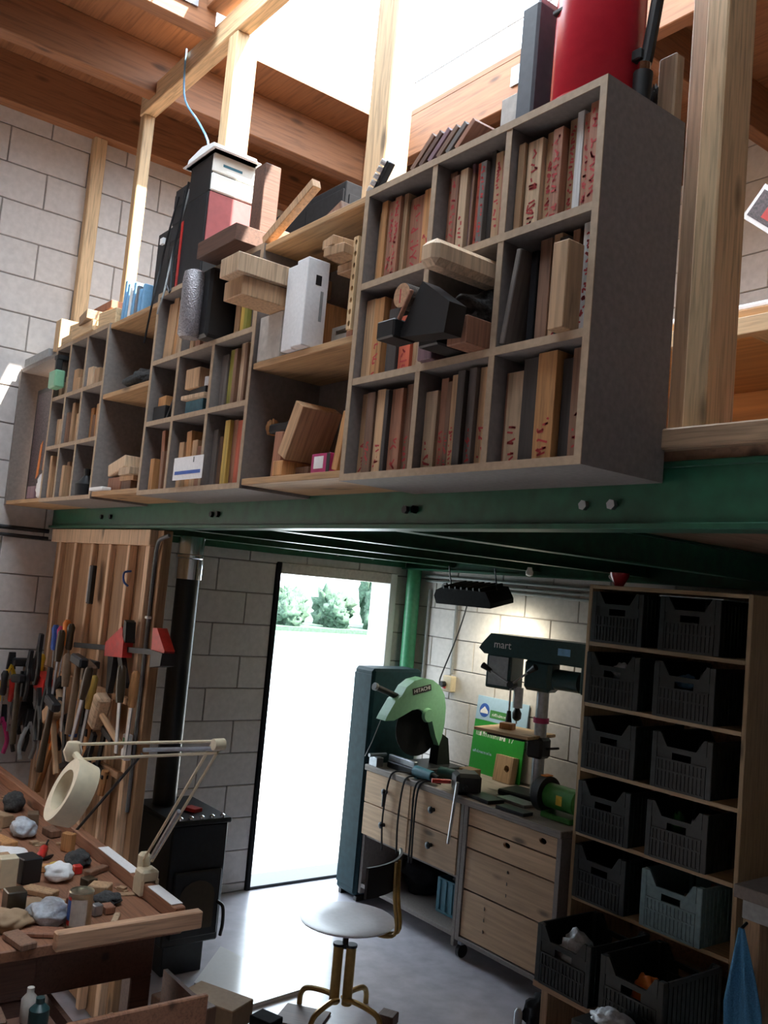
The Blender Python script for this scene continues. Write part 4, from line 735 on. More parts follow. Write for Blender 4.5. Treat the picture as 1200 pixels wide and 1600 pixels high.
# magnifier lamp on jointed arm
Bp = onY(228, 1372, 1.405); Ep = onY(342, 1158, 1.36); dW = ray(115, 1163); Wp = CAM+dW*(1.064/dW.y); Bt = Bp+Vector((0, 0, .06))
lm = thing('magnifier_lamp', 'cream magnifier lamp on a jointed arm clamped to the table', 'lamp', Bp); oo = Bp
m = MB(oo); zb = .9255; m.box((Bp.x-.03, 1.373, zb), (Bp.x+.035, 1.438, Bp.z+.035), .008); m.box((Bp.x-.03, 1.373, .885), (Bp.x+.035, 1.3845, zb+.01)); m.box((Bp.x-.03, 1.4255, .885), (Bp.x+.035, 1.438, zb+.01)); m.build('clamp', 'cream', lm); MB(oo).box((Bp.x-.05, 1.385, zb+.012), (Bp.x-.01, 1.425, Bp.z+.08), .01).build('bracket', 'cream', lm)
drop = Vector((0, 0, .022))
for s in (-1, 1): MB(oo).tube([Bt+Vector((.012*s, .01*s, 0)), Ep+Vector((.012*s, .01*s, 0))], .005, 7, smooth=0).build('lower_arm_rod', 'cream', lm, True)
for s in (0, 1): MB(oo).tube([Ep-drop*s*1.6, Wp-drop*s*2.2], .005, 7, smooth=0).build('upper_arm_rod', 'cream', lm, True)
MB(oo).tube([Bt+Vector((.03, 0, .02)), Bt.lerp(Ep, .45)+Vector((.01, 0, 0))], .008, 7, smooth=0).build('spring', 'galv', lm, True); MB(oo).tube([Ep-drop, Ep.lerp(Wp, .5)-drop], .007, 7, smooth=0).build('spring', 'galv', lm, True)
MB(oo).cyl(Ep+Vector((-.0, -.018, -.01)), Ep+Vector((0, .018, -.01)), .018, n=12).build('elbow', 'cream', lm, True); MB(oo).lathe([(.02, -.03), (.03, 0), (.02, .03)], 14, Wp-drop).build('wrist', 'cream', lm, True)
Hc = CAM+ray(106, 1237)*((Wp-CAM).length/ray(106, 1237).length*.985)
bk = -fw; mj = (RT*.56+UP*.83).normalized(); nn = ((-RT*.80+UP*.52)*.88+bk*.46).normalized(); mj = (mj-nn*mj.dot(nn)).normalized(); mn = nn.cross(mj)
def ringpt(u, r1, r2, h): return Hc+mj*math.cos(u)*r1+mn*math.sin(u)*r2+nn*h
m = MB(oo); n = 32; prof = [(.064, .062, .02), (.102, .083, .022), (.108, .089, .0), (.102, .083, -.05), (.066, .064, -.05)]
m.add([ringpt(2*PI*i/n, a_, b_, h) for a_, b_, h in prof for i in range(n)], [(j*n+i, j*n+(i+1) % n, ((j+1) % 5)*n+(i+1) % n, ((j+1) % 5)*n+i) for j in range(5) for i in range(n)]); m.build('head_ring', 'cream', lm, True)
m = MB(oo); m.add([ringpt(2*PI*i/n, .0655, .0635, 0) for i in range(n)]+[ringpt(2*PI*i/n, .0655, .0635, -.006) for i in range(n)], [tuple(range(n)), tuple(range(n, 2*n))]); m.build('lens', 'pane', lm)
MB(oo).tube([Wp-drop, Hc+mj*.095], .012, 8, smooth=0).build('neck', 'cream', lm, True)
single('cable', MB().tube([onY(222, 1178, 1.55), onY(160, 1250, 1.45), onY(95, 1325, 1.35), tz(78, 1338, .884), tz(50, 1345, .882), tz(22, 1352, .895), tz(2, 1368, .882)], .006), 'black', 'thick black cable running from the socket down to the table', 'cable', smooth=True)

# floor clutter by the table and stove
wbd = single('white_panel', MB().prism([(onZ(345, 1478, .02).x, onZ(345, 1478, .02).y), (onZ(473, 1545, .02).x, onZ(473, 1545, .02).y), (onZ(385, 1572, .02).x, onZ(385, 1572, .02).y), (onZ(303, 1535, .02).x, onZ(303, 1535, .02).y)], .001, .02, 'z'), 'laminate', 'bright white panel lying on the floor before the stove', 'panel')
def fbox(px, py, z, sx, sy, sz, rz, mt, lab, nm='box', ct='box', z0=0):
    p = onZ(px, py, z); o = MB().box((-sx/2, -sy/2, 0), (sx/2, sy/2, sz), .004).build(nm, mt); o.location = (p.x, p.y, z0+.0005); o.rotation_euler = (0, 0, R_(rz)); return tag(o, lab, ct)
fbox(338, 1556, .12, .30, .16, .10, 25, 'cardboard', 'brown cardboard box on the floor by the white panel', z0=.021)
fbox(285, 1585, .1, .26, .16, .16, 10, 'bd_b', 'brown wooden crate on the floor below the open drawer', 'wooden_crate', 'crate')
for k, (x, y, w_, an, mt, lab) in enumerate([(175, 1590, .03, 20, 'bd_p', 'pale lath standing upright below the open drawer'), (205, 1585, .06, -10, 'bd_k', 'grey plank standing below the open drawer'), (235, 1580, .05, 15, 'bd_b', 'brown plank standing below the open drawer'), (272, 1570, .03, -5, 'bd_p', 'tall pale stick beside the brown plank'), (255, 1588, .03, 35, 'white', 'white plastic strip leaning on the planks')]):
    p = onZ(x, y, .45); o = MB().box((-w_/2, -.012, 0), (w_/2, .012, .46), .002).build('plank', mt); o.location = (p.x, p.y, .001); o.rotation_euler = (0, R_(0), R_(an)); tag(o, lab, 'plank')
fbox(472, 1592, .0, .22, .20, .012, 38, 'dark_wood_x', 'dark brown board lying on the floor left of the stool', 'board', 'board'); fbox(605, 1600, .0, .08, .08, .05, 30, 'dark_wood', 'small dark block on the floor by the stool foot', 'block', 'block'); fbox(415, 1602, .05, .12, .09, .09, 20, 'black_matt', 'black bag on the floor near the stool', 'bag', 'bag')
for x, y, sx, mt, nm, lab, rz in [(-2.575, .68, .15, 'dark_wood', 'offcut', 'brown board lying under the table edge', 6), (-2.60, .80, .10, 'bd_b', 'offcut', 'brown offcut under the table edge', -5), (-2.625, .915, .05, 'offwhite', 'bottle', 'small white bottle under the table edge', 0), (-2.555, .92, .06, 'drill_green', 'bottle', 'dark teal bottle under the table edge', 0), (-2.46, .83, .10, 'bd_r', 'offcut', 'reddish offcut under the table edge', 8)]:
    if nm == 'bottle': o = MB().lathe([(sx*.42, 0), (sx*.45, .01), (sx*.45, .06), (sx*.2, .075), (sx*.2, .09)], 16).build(nm, mt, None, True)
    else: o = MB().box((-sx/2, -.04, 0), (sx/2, .04, .05), .005).build(nm, mt)
    o.location = (x, y, .7205); o.rotation_euler = (0, 0, R_(rz)); tag(o, lab, nm)
sh = thing('tool_trolley', 'low dark trolley shelf under the table edge', 'trolley', (-2.53, .78, 0)); MB().box((-.13, -.23, .70), (.13, .2, .72), .003).build('tray', 'dark_wood', sh)
for x in (-.12, .09):
    for y in (-.22, .16): MB().box((x, y, 0), (x+.03, y+.03, .70), .002).build('leg', 'dark_wood', sh)
# ================================================================== STOOL
sl = thing('swivel_stool', 'swivel work stool with pale round seat and brass tubes', 'stool', (-3.5, 2.665, 0))
MB().lathe([(.0, .435), (.17, .437), (.22, .447), (.226, .455), (.215, .458), (.12, .448), (.0, .445)], 30).build('seat', 'seat', sl, True)
MB().cyl((0, 0, .32), (0, 0, .438), .014, n=12).build('spindle', 'black', sl, True)
for s in (-1, 1): MB().cyl((.020*s, .022*s, .07), (.020*s, .022*s, .335), .024, n=14).build('column_tube', 'brass', sl, True); MB().cyl((.020*s, .022*s, .33), (.020*s, .022*s, .342), .028, n=14).build('collar', 'iron', sl, True)
for k in range(4):
    a = R_(20+90*k); c, s = math.cos(a), math.sin(a); MB().tube([(c*.02, s*.02, .09), (c*.08, s*.08, .10), (c*.19, s*.19, .085), (c*.225, s*.225, .05), (c*.23, s*.23, .0)], .013, 8).build('leg', 'brass', sl, True)
nx, ny = .87, .49; tx, ty = .49, -.87
for s in (-.022, .022): MB().tube([(nx*.1+tx*s, ny*.1+ty*s, .43), (nx*.2+tx*s, ny*.2+ty*s, .425), (nx*.255+tx*s, ny*.255+ty*s, .46), (nx*.235+tx*s, ny*.235+ty*s, .60), (nx*.225+tx*s, ny*.225+ty*s, .76)], .009, 8).build('back_tube', 'brass', sl, True)
m = MB(); n = 12; vs = []
for z in (.63, .66, .75, .765):
    for i in range(n+1):
        u = -1+2*i/n; dd = .21-.055*u*u; vs.append((nx*dd+tx*u*.2, ny*dd+ty*u*.2, z))
    for i in range(n, -1, -1):
        u = -1+2*i/n; dd = .222-.055*u*u; vs.append((nx*dd+tx*u*.2, ny*dd+ty*u*.2, z))
q = 2*(n+1); m.add(vs, [(j*q+i, j*q+(i+1) % q, (j+1)*q+(i+1) % q, (j+1)*q+i) for j in range(3) for i in range(q)]+[tuple(range(q))[::-1], tuple(range(3*q, 4*q))]); m.build('backrest', 'black', sl, True)
# ================================================================== GREEN CABINET and pipe by the door
gc = thing('steel_cabinet', 'dark green steel cabinet with rounded top between door and bench', 'cabinet', (-4.85, 3.85, 0)); MB().box((-.115, -.2, .03), (.10, .22, 1.48), .02).build('body', 'green_cab', gc); MB().box((-.10, -.206, .08), (.09, -.2, 1.44), .003).build('door', 'green_cab', gc)
for x in (-.1, .07): MB().box((x, -.18, 0), (x+.03, .2, .03), .002).build('foot', 'black', gc)
single('column_pipe', MB().cyl((-5.105, 4.215, 0), (-5.105, 4.215, 2.165), .052, n=20), 'green_pipe', 'bright green round steel column in the room corner', 'column', smooth=True)
# ================================================================== WORK BENCH: drawers left, rolling drawer cabinet right
bn = thing('work_bench', 'work bench with four knobbed drawers over an open bay', 'bench', (-4.27, 3.97, 0)); oo = bn.location
MB(oo).box((-4.745, 3.64, .835), (-3.085, 4.285, .872), .004).build('bench_top', 'worn_top', bn)
MB(oo).box((-4.74, 3.67, .06), (-4.715, 4.28, .835), .002).build('side_panel', 'shelf_grey', bn); MB(oo).box((-3.835, 3.655, .06), (-3.81, 4.28, .835), .002).build('side_panel', 'shelf_grey', bn)
MB(oo).box((-4.715, 3.67, .10), (-3.835, 4.28, .125), .002).build('bottom_shelf', 'shelf_grey', bn); MB(oo).box((-4.715, 4.26, .06), (-3.835, 4.28, .835)).build('back_panel', 'shelf_grey', bn); MB(oo).box((-4.715, 3.68, .415), (-3.835, 4.26, .43)).build('drawer_floor', 'shelf_grey', bn)
for x0, x1 in ((-4.735, -4.285), (-4.28, -3.84)):
    for z0, z1 in ((.435, .632), (.638, .833)):
        dwr = MB(oo).box((x0, 3.652, z0), (x1, 3.676, z1), .003).build('drawer', 'bench_wood', bn); MB(oo).lathe([(.012, 0), (.01, .012), (.02, .022), (.02, .03), (.008, .036)], 14, (0, 0, 0), T((x0+x1)/2-.0, 3.652, (z0+z1)/2+.01) @ RX(90)).build('knob', 'iron', dwr, True)
rc = thing('rolling_cabinet', 'rolling cabinet with four plain plywood drawers under the bench end', 'cabinet', (-3.45, 3.97, 0)); oo = rc.location
MB(oo).box((-3.808, 3.655, .10), (-3.775, 4.28, .833), .002).build('side_panel', 'shelf_grey', rc); MB(oo).box((-3.12, 3.655, .10), (-3.09, 4.28, .833), .002).build('side_panel', 'shelf_grey', rc); MB(oo).box((-3.775, 3.655, .10), (-3.12, 4.28, .125), .002).build('bottom_panel', 'shelf_grey', rc); MB(oo).box((-3.775, 4.26, .125), (-3.12, 4.28, .833)).build('back_panel', 'black_matt', rc)
zz = [.128, .385, .61, .73, .832]
for k in range(4):
    hx, hz = [(-3.60, zz[0]+.2), (-3.45, zz[1]+.18), (-3.47, .70), (-3.22, .79)][k]
    if k in (2, 3): d_ = MB(oo).plate(-3.772, -3.123, zz[k]+.004, zz[k+1]-.005, 3.662, 3.68, hx, hz, .026, .015).build('drawer', 'bench_wood', rc)
    else:
        d_ = MB(oo).box((-3.772, 3.662, zz[k]+.004), (-3.123, 3.68, zz[k+1]-.005), .002).build('drawer', 'bench_wood', rc)
        for s in range(3): MB(oo).cyl((hx, 3.661, hz-.06*s), (hx+.001, 3.6625, hz-.06*s), .009, n=9).build('bolt_head', 'iron', d_)
for x in (-3.79, -3.13):
    for y in (3.70, 4.2):
        cs_ = MB(oo).box((x-.016, y-.02, .07), (x+.016, y+.02, .10), .003).build('caster', 'galv', rc); MB(oo).cyl((x-.012, y, .036), (x+.012, y, .036), .036, n=18).build('wheel', 'black', cs_, True)
bc = thing('tool_crate', 'blue plastic crate in the open bay of the bench', 'crate', (-4.0, 3.92, .126)); MB().box((-.14, -.12, 0), (.14, .2, .015), .003).build('base', 'teal', bc)
for a, b in (((-.14, -.12), (.14, -.11)), ((-.14, .19), (.14, .2)), ((-.14, -.11), (-.13, .19)), ((.13, -.11), (.14, .19))): MB().box((*a, .015), (*b, .2), .003).build('side', 'teal', bc)
for k in range(5): MB().box((-.12+k*.055, -.126, .02), (-.105+k*.055, -.12, .19), .001).build('rib', 'teal', bc)
lumpy((-4.0, 3.93, .30), (.10, .08, .04), 'rag', 'grey rag heaped on the blue crate', 71, 'rag', 'cloth'); lumpy((-4.45, 3.98, .126), (.16, .14, .12), 'black_matt', 'black machine bag at the left of the open bay', 72, 'bag', 'bag')
# ---- chop saw
cw = thing('chop_saw', 'light green metal chop saw with round guard on the bench', 'saw', (-4.45, 3.82, .872)); oo = Vector((-4.45, 3.82, .872))
MB(oo).box((-4.62, 3.72, .873), (-4.33, 4.12, .915), .006).build('base', 'iron', cw)
gd = [(3.50, 1.205), (3.515, 1.235), (3.575, 1.33), (3.615, 1.355), (3.65, 1.41), (3.71, 1.45), (3.786, 1.467), (3.86, 1.455), (3.925, 1.42), (3.97, 1.36), (3.99, 1.28), (3.99, 1.18), (3.975, 1.09), (3.955, 1.04), (3.92, 1.10), (3.88, 1.20), (3.82, 1.255), (3.76, 1.275), (3.71, 1.268), (3.64, 1.235), (3.57, 1.205)]
gu = MB(oo).prism(gd, -4.49, -4.40, 'x').build('guard', 'saw_green', cw); MB(oo).cyl((-4.40, 3.835, 1.235), (-4.375, 3.835, 1.235), .045, .04, 20).build('hub_cap', 'saw_green', gu, True)
M_ = T(-4.3985, 3.775, 1.395) @ RX(12); pl_ = MB(oo, M_).box((-.001, -.075, -.02), (.001, .075, .02)).build('name_plate', 'black', gu)
text('lettering', 'HITACHI', .034, 'paper', gu, T(-4.3972-oo.x, 3.775-oo.y, 1.395-oo.z) @ RX(12) @ SIDE, .0003)
MB(oo).cyl((-4.455, 3.81, 1.15), (-4.449, 3.81, 1.15), .178, n=40).build('cutting_disc', 'black_matt', cw, True); hd = MB(oo).tube([(-4.45, 3.66, 1.33), (-4.45, 3.56, 1.365), (-4.45, 3.44, 1.405)], .019, 10).build('handle', 'black', cw, True); MB(oo).cyl((-4.45, 3.45, 1.402), (-4.45, 3.432, 1.408), .024, n=12).build('handle_cap', 'lamp_grey', hd, True)
MB(oo).box((-4.60, 3.80, 1.10), (-4.495, 3.99, 1.25), .02).build('motor', 'iron', cw); MB(oo).prism([(3.97, .915), (4.08, .915), (4.05, 1.08), (3.98, 1.12)], -4.50, -4.42, 'x').build('pivot', 'iron', cw)
MB(oo).box((-4.62, 3.73, .915), (-4.36, 3.76, .955), .004).build('vise_jaw', 'galv', cw); MB(oo).cyl((-4.655, 3.60, .945), (-4.655, 3.735, .945), .012, n=10).build('vise_screw', 'galv', cw, True); MB(oo).tube([(-4.66, 3.57, .94), (-4.55, 3.53, 1.05), (-4.45, 3.505, 1.20)], .003, 5, smooth=0).build('chain', 'lamp_grey', cw)
blk((-4.71, 3.645, .873), (-4.63, 3.70, .93), 'galv', 'grey steel vise block at the bench corner', (0, 0, 0), 'vise_block', 'vise')
# drills and loose tools along the front of the bench
def drill(p, rz, mat, lab, tip='iron'):
    t = thing('power_drill', lab, 'drill', p, (0, 0, R_(rz))); MB().cyl((-.09, 0, .045), (.07, 0, .045), .034, .03, 14).build('body', mat, t, True); MB().cyl((.07, 0, .045), (.12, 0, .045), .022, .014, 12).build('chuck', tip, t, True); MB().box((-.10, -.014, .002), (-.055, .10, .04), .008).build('grip', mat, t); return t
drill((-4.205, 3.69, .873), 0, 'teal', 'teal angle grinder lying before the chop saw'); drill((-4.15, 3.86, .873), 15, 'drill_green', 'green power drill standing near the chop saw base')
dk = drill((-3.93, 3.73, .873), -30, 'black', 'black power drill with red front handle and drill bit'); MB().cyl((-.02, -.06, .05), (-.02, -.17, .05), .013, n=10).build('side_handle', 'red', dk, True)
MB().box((-.05, -.05, .0), (.10, .10, .12), .02).build('motor_housing', 'black', dk)
single('drill_rod', MB().cyl((-3.89, 3.628, .60), (-3.85, 3.628, .95), .008, .01, 8), 'steel', 'long steel rod hanging down over the drawer front', 'rod', smooth=True)
single('chuck_key', MB().lathe([(.018, 0), (.02, .06), (.012, .09), (.02, .10)], 12, (-4.03, 3.85, .873)), 'iron', 'dark round tool with brass tip standing by the drill', 'tool', smooth=True)
for k, (x, dx, zb, mt, lab) in enumerate([(-4.47, .03, .40, 'black', 'black cable with thick plug hanging over the first drawers'), (-4.33, .02, .42, 'black', 'dark cable hanging beside the plug cable'), (-4.22, .0, .40, 'iron', 'grey cable hanging between the drawer knobs'), (-4.19, .01, .405, 'black', 'second cable of the close pair by the knob')]):
    c_ = single('cable', MB().tube([(x+.10, 3.72, .885), (x+.03, 3.65, .885), (x, 3.627, .82), (x-dx, 3.627, .60), (x-dx*.4, 3.627, zb)], .006), mt, lab, 'cable', smooth=True)
single('cable_plug', MB().cyl((-4.497, 3.621, .66), (-4.497, 3.621, .74), .011, n=8), 'black', 'thick black in-line plug on the hanging cable', 'plug', smooth=True)
for k, (x, y, sx, sy, sz, mt, lab) in enumerate([(-3.73, 3.735, .19, .12, .02, 'iron', 'black steel plate lying on the bench'), (-3.62, 3.875, .22, .11, .016, 'galv', 'grey metal sheet lying before the drill column'), (-3.47, 3.70, .20, .08, .018, 'iron', 'dark plate at the bench front by the grinder'), (-4.25, 4.10, .10, .10, .05, 'tool_mid', 'brown box of bits behind the drill')]):
    o = MB().box((-sx/2, -sy/2, 0), (sx/2, sy/2, sz), .002).build('metal_plate', mt); o.location = (x, y, .873); o.rotation_euler = (0, 0, R_(-4+3*k)); tag(o, lab, 'plate')
wbk = thing('drilled_block', 'wooden block with round hole leaning on the green sign', 'block', (-4.06, 4.188, .875), (R_(-8), 0, 0)); MB().plate(-.075, .075, 0, .16, 0, .05, .03, .085, .022, .022).build('body', 'board_z', wbk)
sg = thing('green_sign', 'green and blue signboard with white lettering leaning on the wall', 'sign', (-4.19, 4.247, .873), (R_(-5), 0, 0)); MB().box((-.23, 0, 0), (.23, .008, .335), .001).build('green_board', 'sign_green', sg); MB().box((-.23, 0, .336), (.23, .008, .49), .001).build('blue_board', 'sign_blue', sg)
def letter_marks(x0, x1, z, h, mat, seed):   # a line of print too blurred in the photo to read
    rr = random.Random(seed); m = MB(); x = x0
    while x < x1:
        w = rr.uniform(.10, .16)*h; hh = h*(1 if rr.random() < .3 else .68); m.box((x, -.0012, z), (x+w, -.0002, z+hh))
        if rr.random() < .7: m.box((x+w, -.0012, z+hh*rr.choice((0, .45, .88))), (x+w+.22*h, -.0002, z+hh*.12+hh*rr.choice((0, .45, .88))))
        x += rr.uniform(.34, .5)*h
    m.build('lettering', mat, sg)['kind'] = 'stuff'
letter_marks(-.20, .07, .235, .036, 'paper', 1); letter_marks(-.21, -.04, .125, .02, 'sign_blue', 2); text('lettering', '17', .052, 'paper', sg, T(.115, -.0008, .25) @ FRONT, .0003)
MB().cyl((-.155, -.0012, .40), (-.155, 0, .40), .045, n=20).build('round_emblem', 'blue', sg); MB().prism([(-.19, .395), (-.155, .425), (-.12, .395), (-.12, .38), (-.19, .38)], -.002, -.0013).build('emblem_mark', 'paper', sg); MB().box((-.10, -.0008, .36), (.06, 0, .41)).build('green_band', 'grinder_green', sg); letter_marks(-.08, .04, .373, .02, 'paper', 3)
# ---- drill press
dp = thing('drill_press', 'dark green bench drill press with belt cover and wooden table', 'drill press', (-3.64, 4.05, .872), (0, 0, R_(190)))
MB().box((-.12, -.10, 0), (.20, .10, .035), .008).build('base', 'iron', dp); MB().cyl((0, 0, .03), (0, 0, .80), .036, n=20).build('column', 'galv', dp, True); MB().lathe([(.046, .44), (.046, .47)], 18).build('red_collar', 'magenta', dp, True)
MB().box((-.075, -.06, .62), (.11, .06, .80), .02).build('head', 'drill_green', dp); cv = MB().prism([(-.46, .79), (.37, .80), (.41, .83), (.39, .86), (.33, .925), (-.46, .925)], -.10, .10, 'y').build('belt_cover', 'drill_green', dp)
MB().box((.19, -.07, .60), (.37, .07, .80), .008).build('front_housing', 'drill_green', dp); MB().box((.21, .0702, .62), (.35, .072, .79)).build('face_plate', 'lamp_grey', dp)
text('lettering', 'mart', .065, 'paper', cv, T(.24, .101, .862) @ RZ(180) @ FRONT, .0004); MB().box((-.22, .1002, .845), (-.14, .102, .885)).build('badge', 'sky_blue', cv)
MB().cyl((-.24, -.01, .70), (-.08, -.01, .70), .06, n=18).build('motor', 'drill_green', dp, True); MB().box((-.36, -.05, .64), (-.26, .05, .80), .01).build('motor_mount', 'drill_green', dp)
MB().cyl((.17, 0, .50), (.17, 0, .62), .03, n=14).build('quill', 'steel', dp, True); MB().lathe([(.012, .425), (.026, .438), (.028, .47), (.018, .49), (.014, .50)], 14, (.17, 0, 0)).build('chuck', 'black', dp, True); MB().cyl((.17, 0, .406), (.17, 0, .43), .005, n=8).build('drill_bit', 'steel', dp, True)
fh = MB().cyl((.16, .06, .64), (.16, .11, .64), .022, n=12).build('feed_hub', 'iron', dp, True)
for a in (25, 145, 265):
    c, s = math.cos(R_(a)), math.sin(R_(a)); MB().tube([(.16, .10, .64), (.16+c*.17, .12, .64+s*.17)], .006, 7, smooth=0).build('feed_lever', 'steel', fh, True); MB().cyl((.16+c*.15, .118, .64+s*.15), (.16+c*.215, .125, .64+s*.215), .012, .02, 10).build('lever_grip', 'black', fh, True)
MB().box((-.05, -.055, .24), (.06, .055, .36), .015).build('table_bracket', 'iron', dp); MB().box((.04, -.11, .33), (.30, .11, .35), .004).build('table', 'iron', dp); wt = MB().box((-.02, -.14, .351), (.36, .16, .37), .003).build('wooden_table', 'pine_x', dp)
MB().tube([(-.05, 0, .30), (-.14, .02, .32)], .007, 7, smooth=0).build('table_crank', 'iron', dp, True)
p_ = dp.matrix_basis @ Vector((.20, .03, .3715)); blk(p_+Vector((-.05, -.03, 0)), p_+Vector((.03, .03, .035)), 'bd_o', 'small orange workpiece on the drill press table', (0, 0, 20))
# ---- bench grinder
gr = thing('bench_grinder', 'green bench grinder with black wheel guard at the bench end', 'grinder', (-3.27, 3.84, .872), (0, 0, R_(0))); MB().box((-.09, -.06, 0), (.12, .07, .03), .006).build('base', 'grinder_green', gr); MB().cyl((-.08, 0, .11), (.12, 0, .11), .065, n=20).build('motor', 'grinder_green', gr, True); MB().cyl((-.135, 0, .11), (-.085, 0, .11), .095, n=26).build('wheel_guard', 'black', gr, True); MB().cyl((-.14, 0, .11), (-.134, 0, .11), .028, n=14).build('wheel_nut', 'chrome', gr, True); MB().box((-.13, -.03, .203), (-.09, .03, .21), .002).build('orange_label', 'orange', gr)
MB().box((.02, -.068, .085), (.06, -.064, .135), .001).build('switch_plate', 'yellow', gr)
cvr = lumpy((-3.20, 4.10, .873), (.07, .07, .06), 'black', 'black plastic cover behind the green grinder', 75, 'cover', 'cover')
# ---- lamp, conduits, sockets on the back wall
fl_ = thing('flood_lamp', 'black workshop flood lamp hung under the upper floor, switched on', 'lamp', (-4.22, 3.99, 1.965), (R_(14), 0, 0))
MB().prism([(-.25, .0), (.25, -.0), (.255, .03), (.22, .10), (-.18, .11), (-.24, .09), (-.265, .05)], -.10, .10, 'y').build('housing', 'black_matt', fl_)
for k in range(7): MB().box((-.17+k*.055, -.10, .10), (-.155+k*.055, .10, .12), .001).build('cooling_fin', 'black', fl_)
MB().box((-.20, -.02, -.003), (.20, .09, -.0005)).build('tube_glass', 'bulb', fl_)
MB().tube([(-.25, 0, .05), (-.29, 0, .05), (-.28, 0, .10), (-.24, 0, .11)], .008, 7).build('side_ring', 'black', fl_, True)
for x in (-.2, .22): MB().tube([(x, 0, .09), (x, 0, .23)], .004, 6, smooth=0).build('hanger', 'iron', fl_)
ll = bpy.data.lights.new('flood_lamp_light', 'SPOT'); ll.energy = 16; ll.color = (1, .92, .70); ll.spot_size = R_(140); ll.spot_blend = .6; ll.shadow_soft_size = .12
lo = bpy.data.objects.new('flood_lamp_light', ll); C.objects.link(lo); lo.location = (-4.10, 4.02, 1.935); lo.rotation_euler = (R_(32), 0, 0)
for k, (z0, z1, lab) in enumerate(((2.125, 2.105, 'upper grey conduit along the back wall above the bench'), (2.09, 2.07, 'middle grey conduit along the back wall'), (2.055, 2.035, 'lowest grey conduit along the back wall'))):
    single('conduit', MB().tube([(-5.05 if k < 2 else -4.3, 4.283, z0), (-3.2, 4.283, z1)], .010, 8, smooth=0), 'lamp_grey', lab, 'pipe', smooth=True)
single('conduit', MB().cyl((-4.70, 4.285, 1.46), (-4.70, 4.285, 2.03), .011, n=8), 'lamp_grey', 'vertical grey conduit above the wall socket', 'pipe', smooth=True); single('conduit', MB().cyl((-5.0, 4.285, 1.3), (-5.0, 4.285, 2.03), .010, n=8), 'lamp_grey', 'vertical conduit in the wall corner by the green column', 'pipe', smooth=True)
so = thing('wall_socket', 'cream wall socket with plug behind the chop saw', 'socket', (-4.70, 4.298, 1.36)); MB().box((-.045, -.05, -.02), (.045, 0, .09), .006).build('box', 'cream', so); MB().cyl((-.02, -.085, .03), (-.02, -.05, .03), .02, n=12).build('plug', 'black', so, True); MB().box((-.03, -.056, .0), (-.008, -.05, .015)).build('red_switch', 'red', so)
single('junction_box', MB().box((-4.86, 4.25, 1.98), (-4.79, 4.298, 2.05), .006), 'white', 'small white junction box near the wall corner', 'box')
single('cable', MB().tube([(-4.72, 4.20, 1.40), (-4.66, 4.16, 1.46), (-4.52, 4.14, 1.72), (-4.43, 4.125, 1.93), (-4.40, 4.098, 2.02)], .005), 'iron', 'thin cable from the wall socket up to the flood lamp', 'cable', smooth=True)
single('cable', MB().tube([(-3.42, 4.27, 2.05), (-3.49, 4.27, 1.95), (-3.52, 4.27, 1.75), (-3.50, 4.27, 1.40), (-3.53, 4.27, 1.15), (-3.46, 4.26, .95)], .005), 'iron', 'dark cable down the wall beside the crate rack', 'cable', smooth=True)
sp = thing('ceiling_bulb', 'small bare bulb under the upper floor above the drill press', 'bulb', (-3.48, 3.69, 2.14)); MB().lathe([(.0, 0), (.018, .008), (.022, .025), (.015, .04), (.012, .052)], 14).build('bulb', 'bulb_white', sp, True)

